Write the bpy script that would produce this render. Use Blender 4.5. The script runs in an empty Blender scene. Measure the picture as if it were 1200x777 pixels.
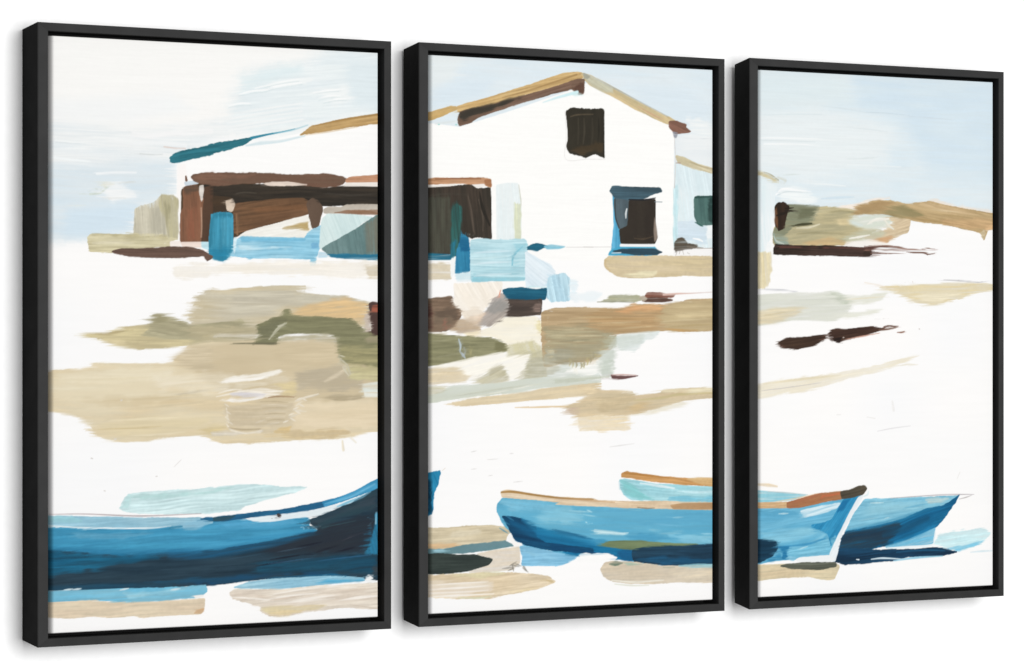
import bpy, math
import numpy as np

S = bpy.context.scene
C = S.collection
R = math.radians

# ------------------------------------------------------------------ helpers
def link(o):
    C.objects.link(o); return o

def mesh_obj(name, verts, faces, mat, parent=None, smooth=False):
    me = bpy.data.meshes.new(name)
    me.from_pydata([tuple(v) for v in verts], [], faces)
    me.validate(); me.update()
    if smooth:
        me.polygons.foreach_set('use_smooth', [True] * len(me.polygons))
    me.materials.append(mat)
    o = link(bpy.data.objects.new(name, me))
    if parent: o.parent = parent
    return o

def box(name, x0, x1, y0, y1, z0, z1, mat, parent=None):
    v = [(x, y, z) for x in (x0, x1) for y in (y0, y1) for z in (z0, z1)]
    fs = [(0, 1, 3, 2), (4, 6, 7, 5), (0, 4, 5, 1), (2, 3, 7, 6), (0, 2, 6, 4), (1, 5, 7, 3)]
    return mesh_obj(name, v, fs, mat, parent)

def new_mat(name):
    m = bpy.data.materials.new(name); m.use_nodes = True
    nt = m.node_tree
    return m, nt, nt.nodes['Principled BSDF']

# ------------------------------------------------------------------ materials
def frame_material(name, FRAME):
    m, nt, b = new_mat(name)
    tc = nt.nodes.new('ShaderNodeTexCoord')
    n = nt.nodes.new('ShaderNodeTexNoise'); n.inputs['Scale'].default_value = 26; n.inputs['Detail'].default_value = 6
    nt.links.new(tc.outputs['Object'], n.inputs['Vector'])
    r = nt.nodes.new('ShaderNodeValToRGB')
    r.color_ramp.elements[0].position = .3; r.color_ramp.elements[0].color = (FRAME*.9, FRAME*.9, FRAME*.9, 1)
    r.color_ramp.elements[1].position = .7; r.color_ramp.elements[1].color = (FRAME*1.1, FRAME*1.1, FRAME*1.1, 1)
    nt.links.new(n.outputs['Fac'], r.inputs['Fac']); nt.links.new(r.outputs['Color'], b.inputs['Base Color'])
    b.inputs['Roughness'].default_value = .55
    b.inputs['Specular IOR Level'].default_value = .07
    f = nt.nodes.new('ShaderNodeTexNoise'); f.inputs['Scale'].default_value = 900
    nt.links.new(tc.outputs['Object'], f.inputs['Vector'])
    bp = nt.nodes.new('ShaderNodeBump'); bp.inputs['Strength'].default_value = .08; bp.inputs['Distance'].default_value = .0003
    nt.links.new(f.outputs['Fac'], bp.inputs['Height']); nt.links.new(bp.outputs['Normal'], b.inputs['Normal'])
    return m

def flat_material(name, v, rough):
    m, nt, b = new_mat(name)
    tc = nt.nodes.new('ShaderNodeTexCoord')
    n = nt.nodes.new('ShaderNodeTexNoise'); n.inputs['Scale'].default_value = 60
    nt.links.new(tc.outputs['Object'], n.inputs['Vector'])
    r = nt.nodes.new('ShaderNodeValToRGB')
    r.color_ramp.elements[0].color = (v*.97, v*.97, v*.97, 1); r.color_ramp.elements[1].color = (v*1.03, v*1.03, v*1.03, 1)
    nt.links.new(n.outputs['Fac'], r.inputs['Fac']); nt.links.new(r.outputs['Color'], b.inputs['Base Color'])
    b.inputs['Roughness'].default_value = rough; b.inputs['Specular IOR Level'].default_value = .1
    return m

def canvas_material():
    m, nt, b = new_mat('oil_paint_on_canvas')
    a = nt.nodes.new('ShaderNodeAttribute'); a.attribute_name = 'paint'
    nt.links.new(a.outputs['Color'], b.inputs['Base Color'])
    b.inputs['Roughness'].default_value = .8
    b.inputs['Specular IOR Level'].default_value = .08
    return m

# light / tone constants
FRAME = .030
WHITE = .76         # reflectance of the cleanest white paint
WORLD = .45
KEY = 1010
KX, KY, KZ, KS = 0.45, -10.0, 2.8, 7.8

M_frame = frame_material('charcoal_lacquered_wood', FRAME)
M_side = frame_material('charcoal_wood_shaded_side', FRAME*.5)  # outer sides: same lacquer, their shade put into a darker colour
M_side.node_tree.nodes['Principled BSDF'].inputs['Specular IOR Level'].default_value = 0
M_black = flat_material('matt_black_board', .004, .9)
M_rebate = flat_material('rebate_gap_shade', .016, .8)  # inner rail faces darkened in colour to deepen the gap's shade
M_wall = flat_material('white_wall_paint', .95, .9)
M_canvas = canvas_material()

# ------------------------------------------------------------------ the picture
# One wide beach painting cut over three canvases.  All strokes are laid in
# millimetres on the picture plane (x from the left frame's edge, z from the middle).
STROKES = []
def dab(c, p, **o): STROKES.append((0, c, p, o))
def line(c, p, **o): STROKES.append((1, c, p, o))
def drag(p, **o): STROKES.append((2, (0, 0, 0), p, o))   # wet paint pulled along by a dry brush
dab((250,249,246),[-4,494,663,527,663,338,-4,317],f=14.5,e=5.8)
dab((233,239,241),[-4,347,104,348,183,337,270,337,393,369,459,360,327,320,259,290,262,241,246,213,191,209,180,167,89,155,-4,148],f=15.9,c2=(241,243,242),e=8.7)
dab((225,234,238),[-4,268,104,271,246,280,259,248,238,224,191,209,178,167,89,156,-4,144],f=13.0,c2=(217,230,237),e=7.2)
dab((214,230,240),[58,202,180,212,180,173,89,157,50,161],f=11.6,e=5.8)
dab((246,247,246),[27,375,246,395,295,368,167,347,27,348],f=11.6,e=4.3)
line((245,248,247),[35,312,58,311,84,309],f=0.9,w=[2.7])
line((244,248,248),[32,285,50,283,97,280],f=1.0,w=[3.4])
line((243,246,247),[110,260,146,263,181,264],f=1.4,w=[4.2])
line((214,222,225),[35,309,63,308,89,308],f=0.9,o=0.6,w=[1.6])
line((223,227,227),[168,331,183,325,221,324,269,328],f=0.9,o=0.8,w=[1.8])
line((211,216,215),[189,295,210,294,231,295],f=0.9,o=0.8,w=[1.9])
line((246,246,245),[178,327,210,324,247,329,323,336],f=2.2,w=[8.4])
line((244,246,246),[191,311,226,314,274,311],f=2.2,w=[7.0])
line((230,217,210),[234,308,255,306,274,306],f=0.9,w=[2.1])
dab((246,247,246),[120,233,128,248,157,252,173,236,189,230,183,218,157,220,136,215],f=4.3,e=4.3)
dab((230,230,217),[118,243,128,248,146,249,141,243,125,238],f=2.3,e=2.2)
line((205,214,203),[97,227,115,229,125,236,131,240],f=1.2,w=[3.0])
line((220,222,217),[160,245,170,248,181,249],f=1.2,w=[2.8])
line((230,230,226),[131,220,149,222,162,222],f=1.0,w=[2.1])
line((232,237,233),[71,207,89,209],f=1.0,w=[2.1])
dab((231,239,241),[357,375,379,428,409,438,445,449,499,454,532,475,538,492,679,493,679,372,650,371,578,363,518,349,482,341,409,330,360,342],f=21.8,c2=(237,243,243),e=15.9,a=5)
dab((225,237,239),[382,425,443,444,499,452,493,439,432,423,382,406],f=13.0,e=8.7,a=7)
dab((226,236,239),[578,460,664,466,664,381,601,388],f=10.2,e=5.8)
dab((244,247,246),[409,412,437,420,465,425,521,430,504,421,459,414],f=2.3,e=2.9,a=3)
dab((243,246,245),[515,407,544,413,569,415,578,426,592,419,595,398,566,387,538,400],f=5.8,e=5.8)
line((244,246,245),[357,365,409,374,499,389],f=1.2,o=0.9,w=[2.8,4.3,2.8])
line((244,246,245),[357,358,409,367,499,382],f=1.2,o=0.9,w=[2.8,4.3,2.8])
line((244,246,245),[357,351,409,360,499,375],f=1.2,o=0.9,w=[2.8,4.3,2.8])
line((244,246,245),[357,344,409,353,499,368],f=1.2,o=0.9,w=[2.8,4.3,2.8])
line((244,246,245),[357,338,409,347,499,362],f=1.2,o=0.9,w=[2.8,4.3,2.8])
line((251,252,251),[407,410,450,421,493,429],f=0.9,w=[1.4,2.8,1.4])
line((207,220,221),[407,406,450,418,493,425],f=0.9,o=0.6,w=[0.9,1.4,0.9])
line((251,252,251),[418,407,458,417,499,423],f=0.9,w=[1.4,2.8,1.4])
line((207,220,221),[418,403,458,413,499,420],f=0.9,o=0.6,w=[0.9,1.4,0.9])
line((251,252,251),[376,399,404,406,432,408],f=0.9,w=[1.4,2.8,1.4])
line((207,220,221),[376,396,404,402,432,405],f=0.9,o=0.6,w=[0.9,1.4,0.9])
line((251,252,251),[521,407,547,412,572,414],f=0.9,w=[1.4,2.9,1.4])
line((207,220,221),[521,404,547,409,572,411],f=0.9,o=0.6,w=[0.9,1.4,0.9])
line((251,252,251),[532,398,554,403,575,404],f=0.9,w=[1.4,2.9,1.4])
line((207,220,221),[532,394,554,400,575,401],f=0.9,o=0.6,w=[0.9,1.4,0.9])
line((251,252,251),[541,393,564,398,586,399],f=0.9,w=[1.4,2.9,1.4])
line((207,220,221),[541,390,564,395,586,396],f=0.9,o=0.6,w=[0.9,1.4,0.9])
line((251,252,251),[357,379,378,384,398,384],f=0.9,w=[1.4,2.8,1.4])
line((207,220,221),[357,376,378,380,398,381],f=0.9,o=0.6,w=[0.8,1.4,0.8])
drag([343,469,656,474,656,388,476,339,343,335],a=7,o=0.7,n=-21.0)
drag([21,345,270,353,270,157,21,154],a=-2,o=0.7,n=24.0)
dab((253,252,250),[258,279,327,299,409,318,492,337,666,361,666,260,267,250,269,199,259,199],e=1.4,f=1.2)
dab((252,248,245),[259,278,274,281,277,262,266,227,268,204,259,201],f=1.4,e=1.4)
line((210,228,233),[390,314,418,319,459,324,504,334],f=1.4,w=[2.8,5.7,4.3,2.8])
dab((43,106,119),[244,291,251,296,274,303,327,315,327,315,363,322,407,329,396,322,390,317,368,309,327,299,327,298,296,291,255,281,248,282],c2=(51,118,131),e=3.2,a=11)
line((60,138,160),[400,327,432,334,459,339,485,345],f=0.7,w=[4.8,3.1,2.3,1.1])
line((168,209,222),[443,336,476,342,510,352],f=1.2,w=[1.4,2.9,2.0])
dab((189,154,102),[508,345,518,351,578,365,664,378,664,361,606,353,549,344,494,335],c2=(199,166,114),e=2.2,a=9)
line((165,130,79),[521,351,578,363,663,377],f=1.0,o=0.8,w=[1.4,3.7,4.3])
line((223,201,168),[504,335,549,342,609,352],f=0.9,o=0.7,w=[1.4,2.9,1.4])
dab((84,65,47),[267,239,304,251,409,253,409,185,360,155,266,152],c2=(71,57,45),a=-88,e=1.4)
dab((50,46,41),[309,249,327,248,423,251,510,251,544,248,581,252,664,253,664,222,606,220,538,217,518,223,499,229,443,226,376,215,368,201,327,200,307,190],c2=(60,53,45),e=1.7,s=0.1)
dab((89,67,53),[309,242,327,247,327,158,327,155,305,155,306,176,307,209],c2=(75,57,46),a=-90,e=1.4)
dab((84,65,47),[327,233,360,229,365,201,327,198],c2=(67,54,43),f=2.9)
dab((105,79,58),[354,214,376,218,443,227,499,230,521,221,515,204,482,195,437,184,379,171,369,168,365,177,365,203],c2=(124,91,66),e=1.4,a=7,s=0.1)
dab((138,99,68),[379,208,437,215,507,218,510,211,471,208,418,205],c2=(122,86,61),f=2.0,a=5,o=0.7)
dab((105,77,56),[418,192,471,203,493,203,443,190,387,175],f=2.9,a=13,o=0.7)
dab((106,87,73),[507,220,518,230,530,227,541,214,535,194,531,182,521,178,513,184,512,204],c2=(92,75,63),a=-78,e=1.2)
line((138,106,80),[372,199,374,180,374,167],a=-90,f=1.2,w=[4.9])
dab((123,87,67),[270,240,277,245,296,248,299,237,309,223,307,209,303,176,304,153,264,151,264,175,265,199,270,208],c2=(135,95,73),a=-88,e=1.7)
dab((146,104,79),[277,207,296,212,303,200,300,155,277,154],c2=(138,90,69),a=-88,f=3.6)
dab((92,76,64),[270,240,277,245,297,248,298,237,285,234,274,229],f=2.3)
line((179,143,120),[304,209,305,181,304,161],a=-90,f=0.9,w=[2.6])
dab((217,210,202),[300,245,308,247,309,237,305,218,301,230],f=1.0,e=1.2)
dab((203,214,222),[272,251,296,254,299,249,274,245],f=0.9)
line((123,91,74),[275,260,276,254],f=0.7,w=[3.2,4.8])
dab((120,90,74),[284,259,290,264,304,266,327,268,327,266,343,268,443,269,493,268,544,272,578,268,588,264,581,255,569,251,544,248,510,251,471,256,423,253,327,247,327,248,304,248,290,253],c2=(107,85,70),e=2.6)
dab((131,98,80),[286,259,304,265,327,267,409,266,382,261,307,253,293,255],f=2.9,e=1.4,o=0.8)
dab((190,139,107),[585,263,595,268,664,273,664,259,586,258],c2=(207,156,124),e=1.4)
dab((241,234,226),[585,257,664,260,664,253,582,252],f=0.9)
dab((230,214,200),[423,252,443,255,471,256,510,252,476,250,437,249],f=0.9,e=1.4)
line((108,100,88),[371,234,390,237,409,236],f=1.2,o=0.6,w=[1.4,2.8,1.4])
line((86,81,74),[549,239,595,237,647,240],f=1.2,o=0.6,w=[1.4,2.9,1.4])
dab((207,198,184),[541,211,548,215,578,216,588,221,664,222,664,213,595,210,564,205,542,205],c2=(189,179,165),e=1.4)
dab((141,108,85),[561,206,589,211,664,213,664,205,606,204],f=1.3,e=1.2)
dab((220,203,184),[351,223,365,225,369,216,362,203,353,207],c2=(205,184,164),e=1.4)
dab((60,142,170),[323,198,327,201,343,203,365,202,365,168,364,136,355,127,344,121,335,125,327,126,320,129,317,144],c2=(73,156,184),a=-88,e=2.3)
dab((43,119,144),[327,201,343,203,365,201,364,193,343,196,324,193,321,144,318,144],f=2.9,a=-88,o=0.8)
dab((42,130,162),[319,142,333,144,364,145,364,136,355,127,344,121,320,129],f=3.6,a=0,e=2.9)
dab((89,165,189),[343,191,352,193,353,147,343,147],f=2.9,a=-88,o=0.6)
dab((243,240,231),[379,166,396,173,437,183,482,195,510,201,514,192,518,178,507,162,437,162,379,161],e=1.2,c2=(247,245,238),a=9)
dab((197,177,132),[459,178,493,187,512,191,513,175,493,177],f=1.7,a=7,c2=(181,157,106))
dab((137,197,222),[365,156,382,163,437,162,504,162,510,171,518,177,540,185,540,171,535,147,530,136,527,130,525,117,515,117,516,128,437,128,396,127,360,131,368,145],c2=(164,210,228),e=2.6)
dab((123,190,219),[379,161,437,161,507,162,504,156,437,156,382,155],f=1.7)
dab((197,226,236),[376,147,443,148,482,147,445,143,382,142],f=2.3,e=2.2)
dab((117,176,210),[518,153,530,155,534,147,518,144],f=1.7)
dab((187,219,234),[532,140,549,138,549,131,531,130],f=1.2)
dab((220,239,244),[366,161,372,162,370,145,367,133],f=1.2)
dab((207,227,226),[539,197,549,204,606,204,642,200,624,193,595,173,566,161,547,149,533,145,536,183],c2=(216,232,230),a=-67,e=1.2)
dab((100,128,127),[664,212,635,197,601,177,569,161,549,152,537,145,552,135,606,133,664,133],c2=(111,137,136),a=-78,e=1.3)
dab((122,119,105),[624,189,664,207,664,137,624,139],c2=(107,125,120),a=-84,f=3.6)
dab((42,112,141),[548,136,578,137,664,137,664,127,606,128,558,131],f=1.2,e=1.7)
dab((203,197,176),[179,202,184,208,215,216,221,221,229,229,253,228,260,222,260,157,260,156,178,155],c2=(211,205,185),a=-88,e=2.0)
dab((179,172,138),[221,221,230,229,253,228,260,222,260,157,242,157,237,189,223,207],c2=(191,184,150),a=-84,f=2.2)
dab((165,159,128),[233,217,247,212,242,177,237,189],f=2.6,a=-79)
dab((186,181,162),[209,205,223,211,237,194,237,166,207,165],f=2.3,a=-84)
dab((200,191,155),[92,157,99,163,168,164,234,165,246,159,261,157,245,152,245,144,194,141,141,133,96,134,94,146],c2=(217,209,175),e=3.2)
dab((189,180,143),[99,162,168,163,237,164,242,158,168,158],f=2.0)
line((222,214,184),[102,148,136,150,178,149],f=1.4,w=[2.8,5.5,2.8])
dab((246,236,229),[245,153,265,154,264,144,246,144],f=1.0)
dab((240,223,212),[265,152,307,153,307,144,268,145],f=1.0)
dab((197,230,238),[304,153,317,153,318,140,305,144],f=1.0)
dab((93,73,64),[137,135,152,140,194,141,247,144,288,144,309,139,315,134,327,129,315,121,309,130,274,127,221,126,168,128,141,132],c2=(109,86,75),e=1.7)
drag([187,215,253,227,253,157,187,156],a=-84,o=0.6,n=-7.5)
drag([107,158,238,161,238,143,107,138],o=0.7,n=9.0)
drag([319,248,656,256,656,233,509,218,384,213,319,220],a=3,o=0.6,n=10.5)
drag([384,205,501,218,492,192,393,176],a=10,o=0.6,n=9.0)
drag([379,156,501,158,501,135,379,134],a=-2,o=0.6,n=6.0)
drag([327,189,361,190,361,131,327,130],a=-88,o=0.5,n=7.5)
drag([272,235,301,239,298,161,269,160],a=-85,o=0.6,n=9.0)
dab((241,234,221),[251,111,290,117,327,116,437,125,664,125,664,97,578,95,465,100,327,100,288,94,254,93],c2=(246,241,232),f=3.2,e=2.9)
dab((216,204,180),[624,117,664,120,664,97,631,97],f=2.9,e=2.9)
dab((210,197,166),[280,35,299,64,315,73,327,79,327,77,343,74,396,79,465,82,507,81,504,72,549,65,589,66,638,55,638,33,624,4,327,3,285,17],c2=(201,193,172),e=2.9)
dab((194,187,168),[357,69,409,76,504,78,482,60,459,46,445,32,354,32,363,52],c2=(203,196,176),f=4.3,e=2.9)
dab((201,195,176),[482,63,499,72,549,64,586,66,549,59,499,51],f=2.9)
dab((216,186,139),[479,37,504,49,564,61,589,64,628,54,631,40,621,13,604,27,549,30,482,32],c2=(224,192,143),f=2.3,e=2.2,a=7)
dab((199,186,148),[73,3,133,3,152,12,194,16,215,17,274,13,327,3,327,-16,274,-17,247,-21,205,-21,191,-26,178,-21,146,-14,120,-7],c2=(215,202,159),e=3.8,s=0.06)
line((181,166,127),[89,3,131,3,157,7],f=1.2,w=[1.4,3.5,5.5])
dab((232,217,176),[120,-6,152,-7,178,-17,146,-15],f=2.9,o=0.7)
dab((168,161,131),[211,31,221,37,237,35,274,22,288,17,327,19,382,27,396,10,327,3,282,-6,234,-6,194,1,206,10],c2=(182,175,144),e=2.2,a=-9)
dab((157,150,119),[214,31,222,36,237,34,242,24,221,19],f=2.9)
dab((190,178,145),[285,15,327,17,418,13,418,-16,327,-20,280,-18],f=2.9,c2=(176,168,139))
dab((227,214,184),[-7,-65,64,-53,81,-56,115,-44,167,-47,246,-45,259,-38,279,-18,303,-11,409,-11,577,-18,666,-40,666,-159,620,-168,596,-171,567,-175,521,-175,451,-177,396,-181,348,-179,327,-175,303,-164,246,-167,194,-172,134,-171,104,-161,99,-148,92,-140,64,-127,38,-124,-7,-118],c2=(220,203,169),e=3.5,s=0.05)
dab((214,198,166),[254,-38,282,-18,409,-8,577,-11,666,-40,666,-112,509,-118,409,-110,327,-81],c2=(205,189,157),f=7.2,e=4.3)
dab((207,192,162),[259,-33,278,-28,290,-20,327,-20,327,-39,327,-58,274,-58,262,-48],f=2.9,c2=(216,201,172))
dab((230,218,189),[27,-65,167,-52,246,-64,230,-108,120,-121,27,-106],f=11.6,e=7.2,o=0.8)
dab((217,203,169),[104,-143,214,-130,327,-134,311,-158,199,-169,117,-162],f=5.8,e=4.3,c2=(226,211,175))
line((217,202,166),[42,-72,128,-71,214,-68],f=1.4,o=0.8,w=[1.4,3.5,1.4])
line((213,197,162),[120,-107,206,-103,295,-98],f=1.4,o=0.8,w=[1.4,3.5,1.4])
line((207,193,162),[183,-119,246,-115,311,-109],f=1.4,o=0.8,w=[1.4,3.5,1.4])
line((233,220,188),[135,-138,214,-136,295,-133],f=1.4,o=0.8,w=[1.4,3.5,1.4])
line((205,187,146),[112,-153,171,-151,230,-149],f=1.4,o=0.8,w=[1.4,3.5,1.4])
line((232,220,192),[167,-163,218,-162,270,-159],f=1.4,o=0.8,w=[1.4,3.5,1.4])
line((233,223,196),[27,-86,73,-86,120,-84],f=1.4,o=0.8,w=[1.4,3.4,1.4])
line((236,224,201),[214,-80,262,-78,311,-74],f=1.4,o=0.8,w=[1.4,3.5,1.4])
line((196,184,160),[262,-97,295,-93,327,-88],f=1.4,o=0.8,w=[1.4,3.5,1.4])
dab((215,197,149),[307,-156,327,-145,349,-147,343,-166,315,-161],f=3.6,o=0.8)
drag([27,17,246,80,666,84,666,-185,27,-181],o=0.8,n=18.0)
drag([27,44,246,80,666,84,666,-185,27,-181],o=0.75,n=-21.0)
dab((236,226,200),[42,-60,167,-52,254,-50,246,-73,120,-80,42,-76],f=5.8,o=0.6,e=4.3)
dab((239,231,211),[214,-66,343,-61,409,-74,327,-98,230,-91],f=5.8,o=0.5,e=4.3,a=3)
dab((234,223,198),[459,-110,645,-106,656,-134,492,-142],f=5.8,o=0.5,e=4.3)
dab((238,230,212),[409,-67,509,-46,560,-68,459,-99],f=5.8,o=0.4,e=4.3,a=7)
dab((203,184,147),[73,-107,214,-97,295,-109,167,-119],f=5.8,o=0.4,e=4.3)
dab((128,126,96),[411,16,443,29,462,32,462,42,476,43,482,33,549,30,598,29,609,19,624,7,664,4,664,-55,606,-48,578,-45,570,-37,569,-16,564,1,521,3,471,2,452,-2,449,-14,432,-16,408,-13,415,3],c2=(138,136,104),e=2.9,s=0.06)
dab((155,149,111),[572,-21,606,-16,664,-21,664,-60,606,-50,576,-45],c2=(165,158,118),f=4.3,e=2.9)
dab((115,114,90),[415,15,445,27,471,27,437,-4,418,-11],f=3.6,o=0.8)
line((111,107,85),[365,-14,404,-14,448,-14],f=1.2,w=[1.4,3.4,4.3])
line((183,182,157),[435,-7,450,9,468,20],f=1.2,w=[2.8,4.8,2.8])
line((185,184,162),[452,15,465,18],f=0.9,w=[2.1,2.8])
dab((186,178,152),[457,-1,521,2,566,1,572,-16,521,-9,471,-9,451,-14],f=3.5,c2=(169,164,136))
dab((206,190,158),[445,-16,521,-9,572,-13,572,-37,578,-54,521,-68,482,-78,448,-59],f=5.8,c2=(214,198,166),e=4.3)
dab((185,173,149),[486,-61,538,-52,578,-50,621,-59,624,-93,578,-98,493,-92],f=5.8,c2=(194,182,157),e=4.3)
dab((189,181,139),[585,-52,664,-52,664,-79,595,-74],f=2.6,c2=(200,192,150))
line((216,203,178),[544,-78,564,-69,586,-57],f=2.2,o=0.7,w=[2.9,7.2,4.3])
line((207,201,178),[572,-37,581,-50,595,-66],f=1.9,o=0.7,w=[3.4,6.8,3.4])
dab((199,185,172),[623,33,634,38,637,6,625,5],f=1.7)
dab((91,69,64),[632,54,640,57,664,53,664,2,639,0,635,28],c2=(77,59,54),e=2.0)
dab((161,93,74),[639,50,664,54,664,40,638,40],f=1.4)
dab((185,168,144),[624,-4,664,1,664,-9,629,-13],f=2.9,o=0.6)
dab((251,248,241),[333,-79,368,-70,409,-66,454,-59,460,-61,437,-70,396,-75,365,-79],e=4.3,f=1.9,a=7)
line((248,243,234),[343,-77,376,-75,418,-71],f=1.2,w=[1.4,3.4,1.4])
line((247,240,227),[333,-102,371,-95,390,-92,409,-94],f=1.4,w=[1.1,3.7,2.6,1.1])
line((247,240,227),[376,-93,418,-91,439,-93,459,-94],f=1.4,w=[1.1,7.1,5.0,1.1])
line((247,240,227),[360,-98,408,-96,432,-98,457,-99],f=1.4,w=[1.1,5.7,4.0,1.1])
line((247,240,227),[396,-101,422,-100,435,-102,448,-103],f=1.4,w=[1.1,4.3,3.0,1.1])
line((247,240,227),[338,-96,360,-91,371,-90,382,-91],f=1.4,w=[1.1,2.8,2.0,1.1])
dab((230,220,198),[327,-89,376,-82,423,-77,432,-83,368,-91],f=2.9,o=0.7)
dab((220,203,159),[437,-80,459,-78,486,-78,487,-97,465,-103,457,-90],f=2.9)
dab((215,211,214),[357,-98,382,-94,430,-96,423,-103,382,-103],f=2.0)
dab((246,242,236),[343,-107,426,-101,424,-105,396,-111,363,-113,356,-110],e=4.3,f=1.7,a=4)
line((162,135,106),[433,-104,454,-102,483,-104],f=1.0,w=[1.4,3.4,1.4])
dab((180,167,139),[531,-104,578,-102,624,-102,624,-108,564,-112],f=2.2,c2=(170,156,128))
dab((241,235,219),[618,-85,627,-81,664,-79,664,-107,624,-105],f=1.7,c2=(223,231,226),e=2.9)
dab((225,208,176),[482,-112,538,-111,606,-111,664,-108,664,-159,606,-160,482,-158,471,-139],c2=(230,214,184),f=5.1,e=2.9)
dab((205,190,162),[349,-118,396,-112,482,-112,487,-127,476,-158,418,-160,357,-157],c2=(212,198,170),f=5.1,e=2.9)
dab((207,186,147),[418,-169,482,-162,578,-157,595,-165,566,-174,482,-176],f=3.2,c2=(214,195,156))
dab((221,213,197),[322,-161,360,-160,396,-162,423,-159,418,-164,368,-166,327,-166],f=1.9)
line((185,169,138),[357,-154,382,-157,415,-157],f=1.2,o=0.8,w=[1.4,2.8,1.4])
dab((218,193,144),[445,-162,459,-154,478,-152,473,-161,454,-164],f=2.3,e=1.4)
line((227,218,200),[485,-111,507,-104],f=1.0,o=0.85,w=[1.7,3.4,1.7])
line((227,218,200),[504,-106,532,-99],f=1.0,o=0.85,w=[1.7,3.4,1.7])
line((227,218,200),[473,-138,493,-132],f=1.0,o=0.85,w=[1.7,3.4,1.7])
line((227,218,200),[482,-125,507,-128],f=1.0,o=0.85,w=[1.7,3.4,1.7])
line((227,218,200),[487,-119,499,-111],f=1.0,o=0.85,w=[1.7,3.4,1.7])
line((227,218,200),[352,-121,356,-145],f=1.0,o=0.85,w=[2.0,3.9,2.0])
line((227,218,200),[409,-146,426,-141],f=1.0,o=0.85,w=[1.7,3.4,1.7])
line((227,218,200),[432,-148,454,-146],f=1.0,o=0.85,w=[1.7,3.4,1.7])
line((222,208,182),[360,-118,409,-120,471,-118],f=1.2,o=0.55,w=[1.1,2.0,1.1])
line((191,176,148),[363,-122,409,-124,469,-123],f=1.2,o=0.55,w=[1.1,2.0,1.1])
line((222,208,182),[367,-126,409,-128,468,-127],f=1.2,o=0.55,w=[1.1,2.0,1.1])
line((191,176,148),[371,-131,409,-132,466,-131],f=1.2,o=0.55,w=[1.1,2.0,1.1])
line((222,208,182),[374,-135,409,-136,465,-135],f=1.2,o=0.55,w=[1.1,2.0,1.1])
line((191,176,148),[378,-139,409,-140,464,-140],f=1.2,o=0.55,w=[1.1,2.0,1.1])
line((222,208,182),[381,-144,409,-144,462,-144],f=1.2,o=0.55,w=[1.1,2.0,1.1])
line((191,176,148),[385,-148,409,-148,461,-148],f=1.2,o=0.55,w=[1.1,2.0,1.1])
line((222,208,182),[388,-152,409,-152,459,-152],f=1.2,o=0.55,w=[1.1,2.0,1.1])
line((232,223,202),[579,-179,581,-194],f=1.4,w=[3.4,5.1])
line((232,223,202),[595,-173,606,-182],f=1.4,o=0.7,w=[4.3,2.9])
line((217,212,207),[154,-106,156,-106],f=0.7,w=[1.7])
line((217,212,207),[142,-169,145,-169],f=0.7,w=[1.7])
line((217,212,207),[219,-231,221,-231],f=0.7,w=[1.7])
line((217,212,207),[99,-199,102,-200],f=0.7,w=[1.7])
line((217,212,207),[123,-252,125,-253],f=0.7,w=[1.7])
line((235,232,229),[253,-216,266,-205],f=0.7,w=[1.1,1.6,1.1])
drag([120,56,666,59,666,-156,42,-147,42,-65],a=3,o=0.6,n=7.5)
drag([393,39,645,40,645,-90,360,-138],a=9,o=0.6,n=-9.0)
drag([327,158,645,120,645,98,327,95],o=0.5,n=7.5)
dab((213,199,171),[360,-121,409,-116,471,-119,476,-139,445,-151,382,-150,357,-145],f=4.3,o=0.5,c2=(200,185,156))
line((230,221,203),[352,-147,363,-158,390,-163,420,-159],f=1.3,o=0.9,w=[1.4,4.2,3.4,1.4])
line((183,167,137),[357,-153,382,-157,418,-156],f=1.2,o=0.8,w=[1.4,2.8,1.4])
line((228,218,198),[486,-110,507,-104,531,-99],f=1.2,w=[1.4,3.4,1.4])
line((235,226,208),[489,-108,499,-105],f=0.9,o=0.9,w=[1.4,2.9,1.1])
line((235,226,208),[493,-116,503,-120],f=0.9,o=0.9,w=[1.4,2.9,1.1])
line((235,226,208),[482,-124,492,-121],f=0.9,o=0.9,w=[1.4,2.9,1.1])
line((235,226,208),[486,-127,496,-132],f=0.9,o=0.9,w=[1.4,2.9,1.1])
line((235,226,208),[473,-134,483,-131],f=0.9,o=0.9,w=[1.4,2.9,1.1])
line((235,226,208),[476,-139,486,-144],f=0.9,o=0.9,w=[1.4,2.9,1.1])
line((235,226,208),[462,-146,472,-143],f=0.9,o=0.9,w=[1.4,2.9,1.1])
line((235,226,208),[499,-106,508,-110],f=0.9,o=0.9,w=[1.4,2.9,1.1])
line((230,220,200),[349,-114,357,-119],f=0.9,o=0.9,w=[1.4,2.5,1.1])
line((230,220,200),[352,-126,360,-131],f=0.9,o=0.9,w=[1.4,2.5,1.1])
line((230,220,200),[350,-135,358,-141],f=0.9,o=0.9,w=[1.4,2.5,1.1])
line((230,220,200),[356,-143,364,-148],f=0.9,o=0.9,w=[1.4,2.5,1.1])
line((188,172,142),[418,-111,445,-111,471,-113],f=1.0,o=0.7,w=[1.1,2.3,1.1])
line((221,208,184),[420,-117,445,-116,469,-118],f=1.0,o=0.7,w=[1.1,2.3,1.1])
line((188,172,142),[422,-122,445,-121,468,-122],f=1.0,o=0.7,w=[1.1,2.3,1.1])
line((221,208,184),[424,-127,445,-126,467,-127],f=1.0,o=0.7,w=[1.1,2.3,1.1])
line((188,172,142),[427,-132,445,-131,466,-132],f=1.0,o=0.7,w=[1.1,2.3,1.1])
line((221,208,184),[429,-138,445,-136,465,-137],f=1.0,o=0.7,w=[1.1,2.3,1.1])
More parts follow.
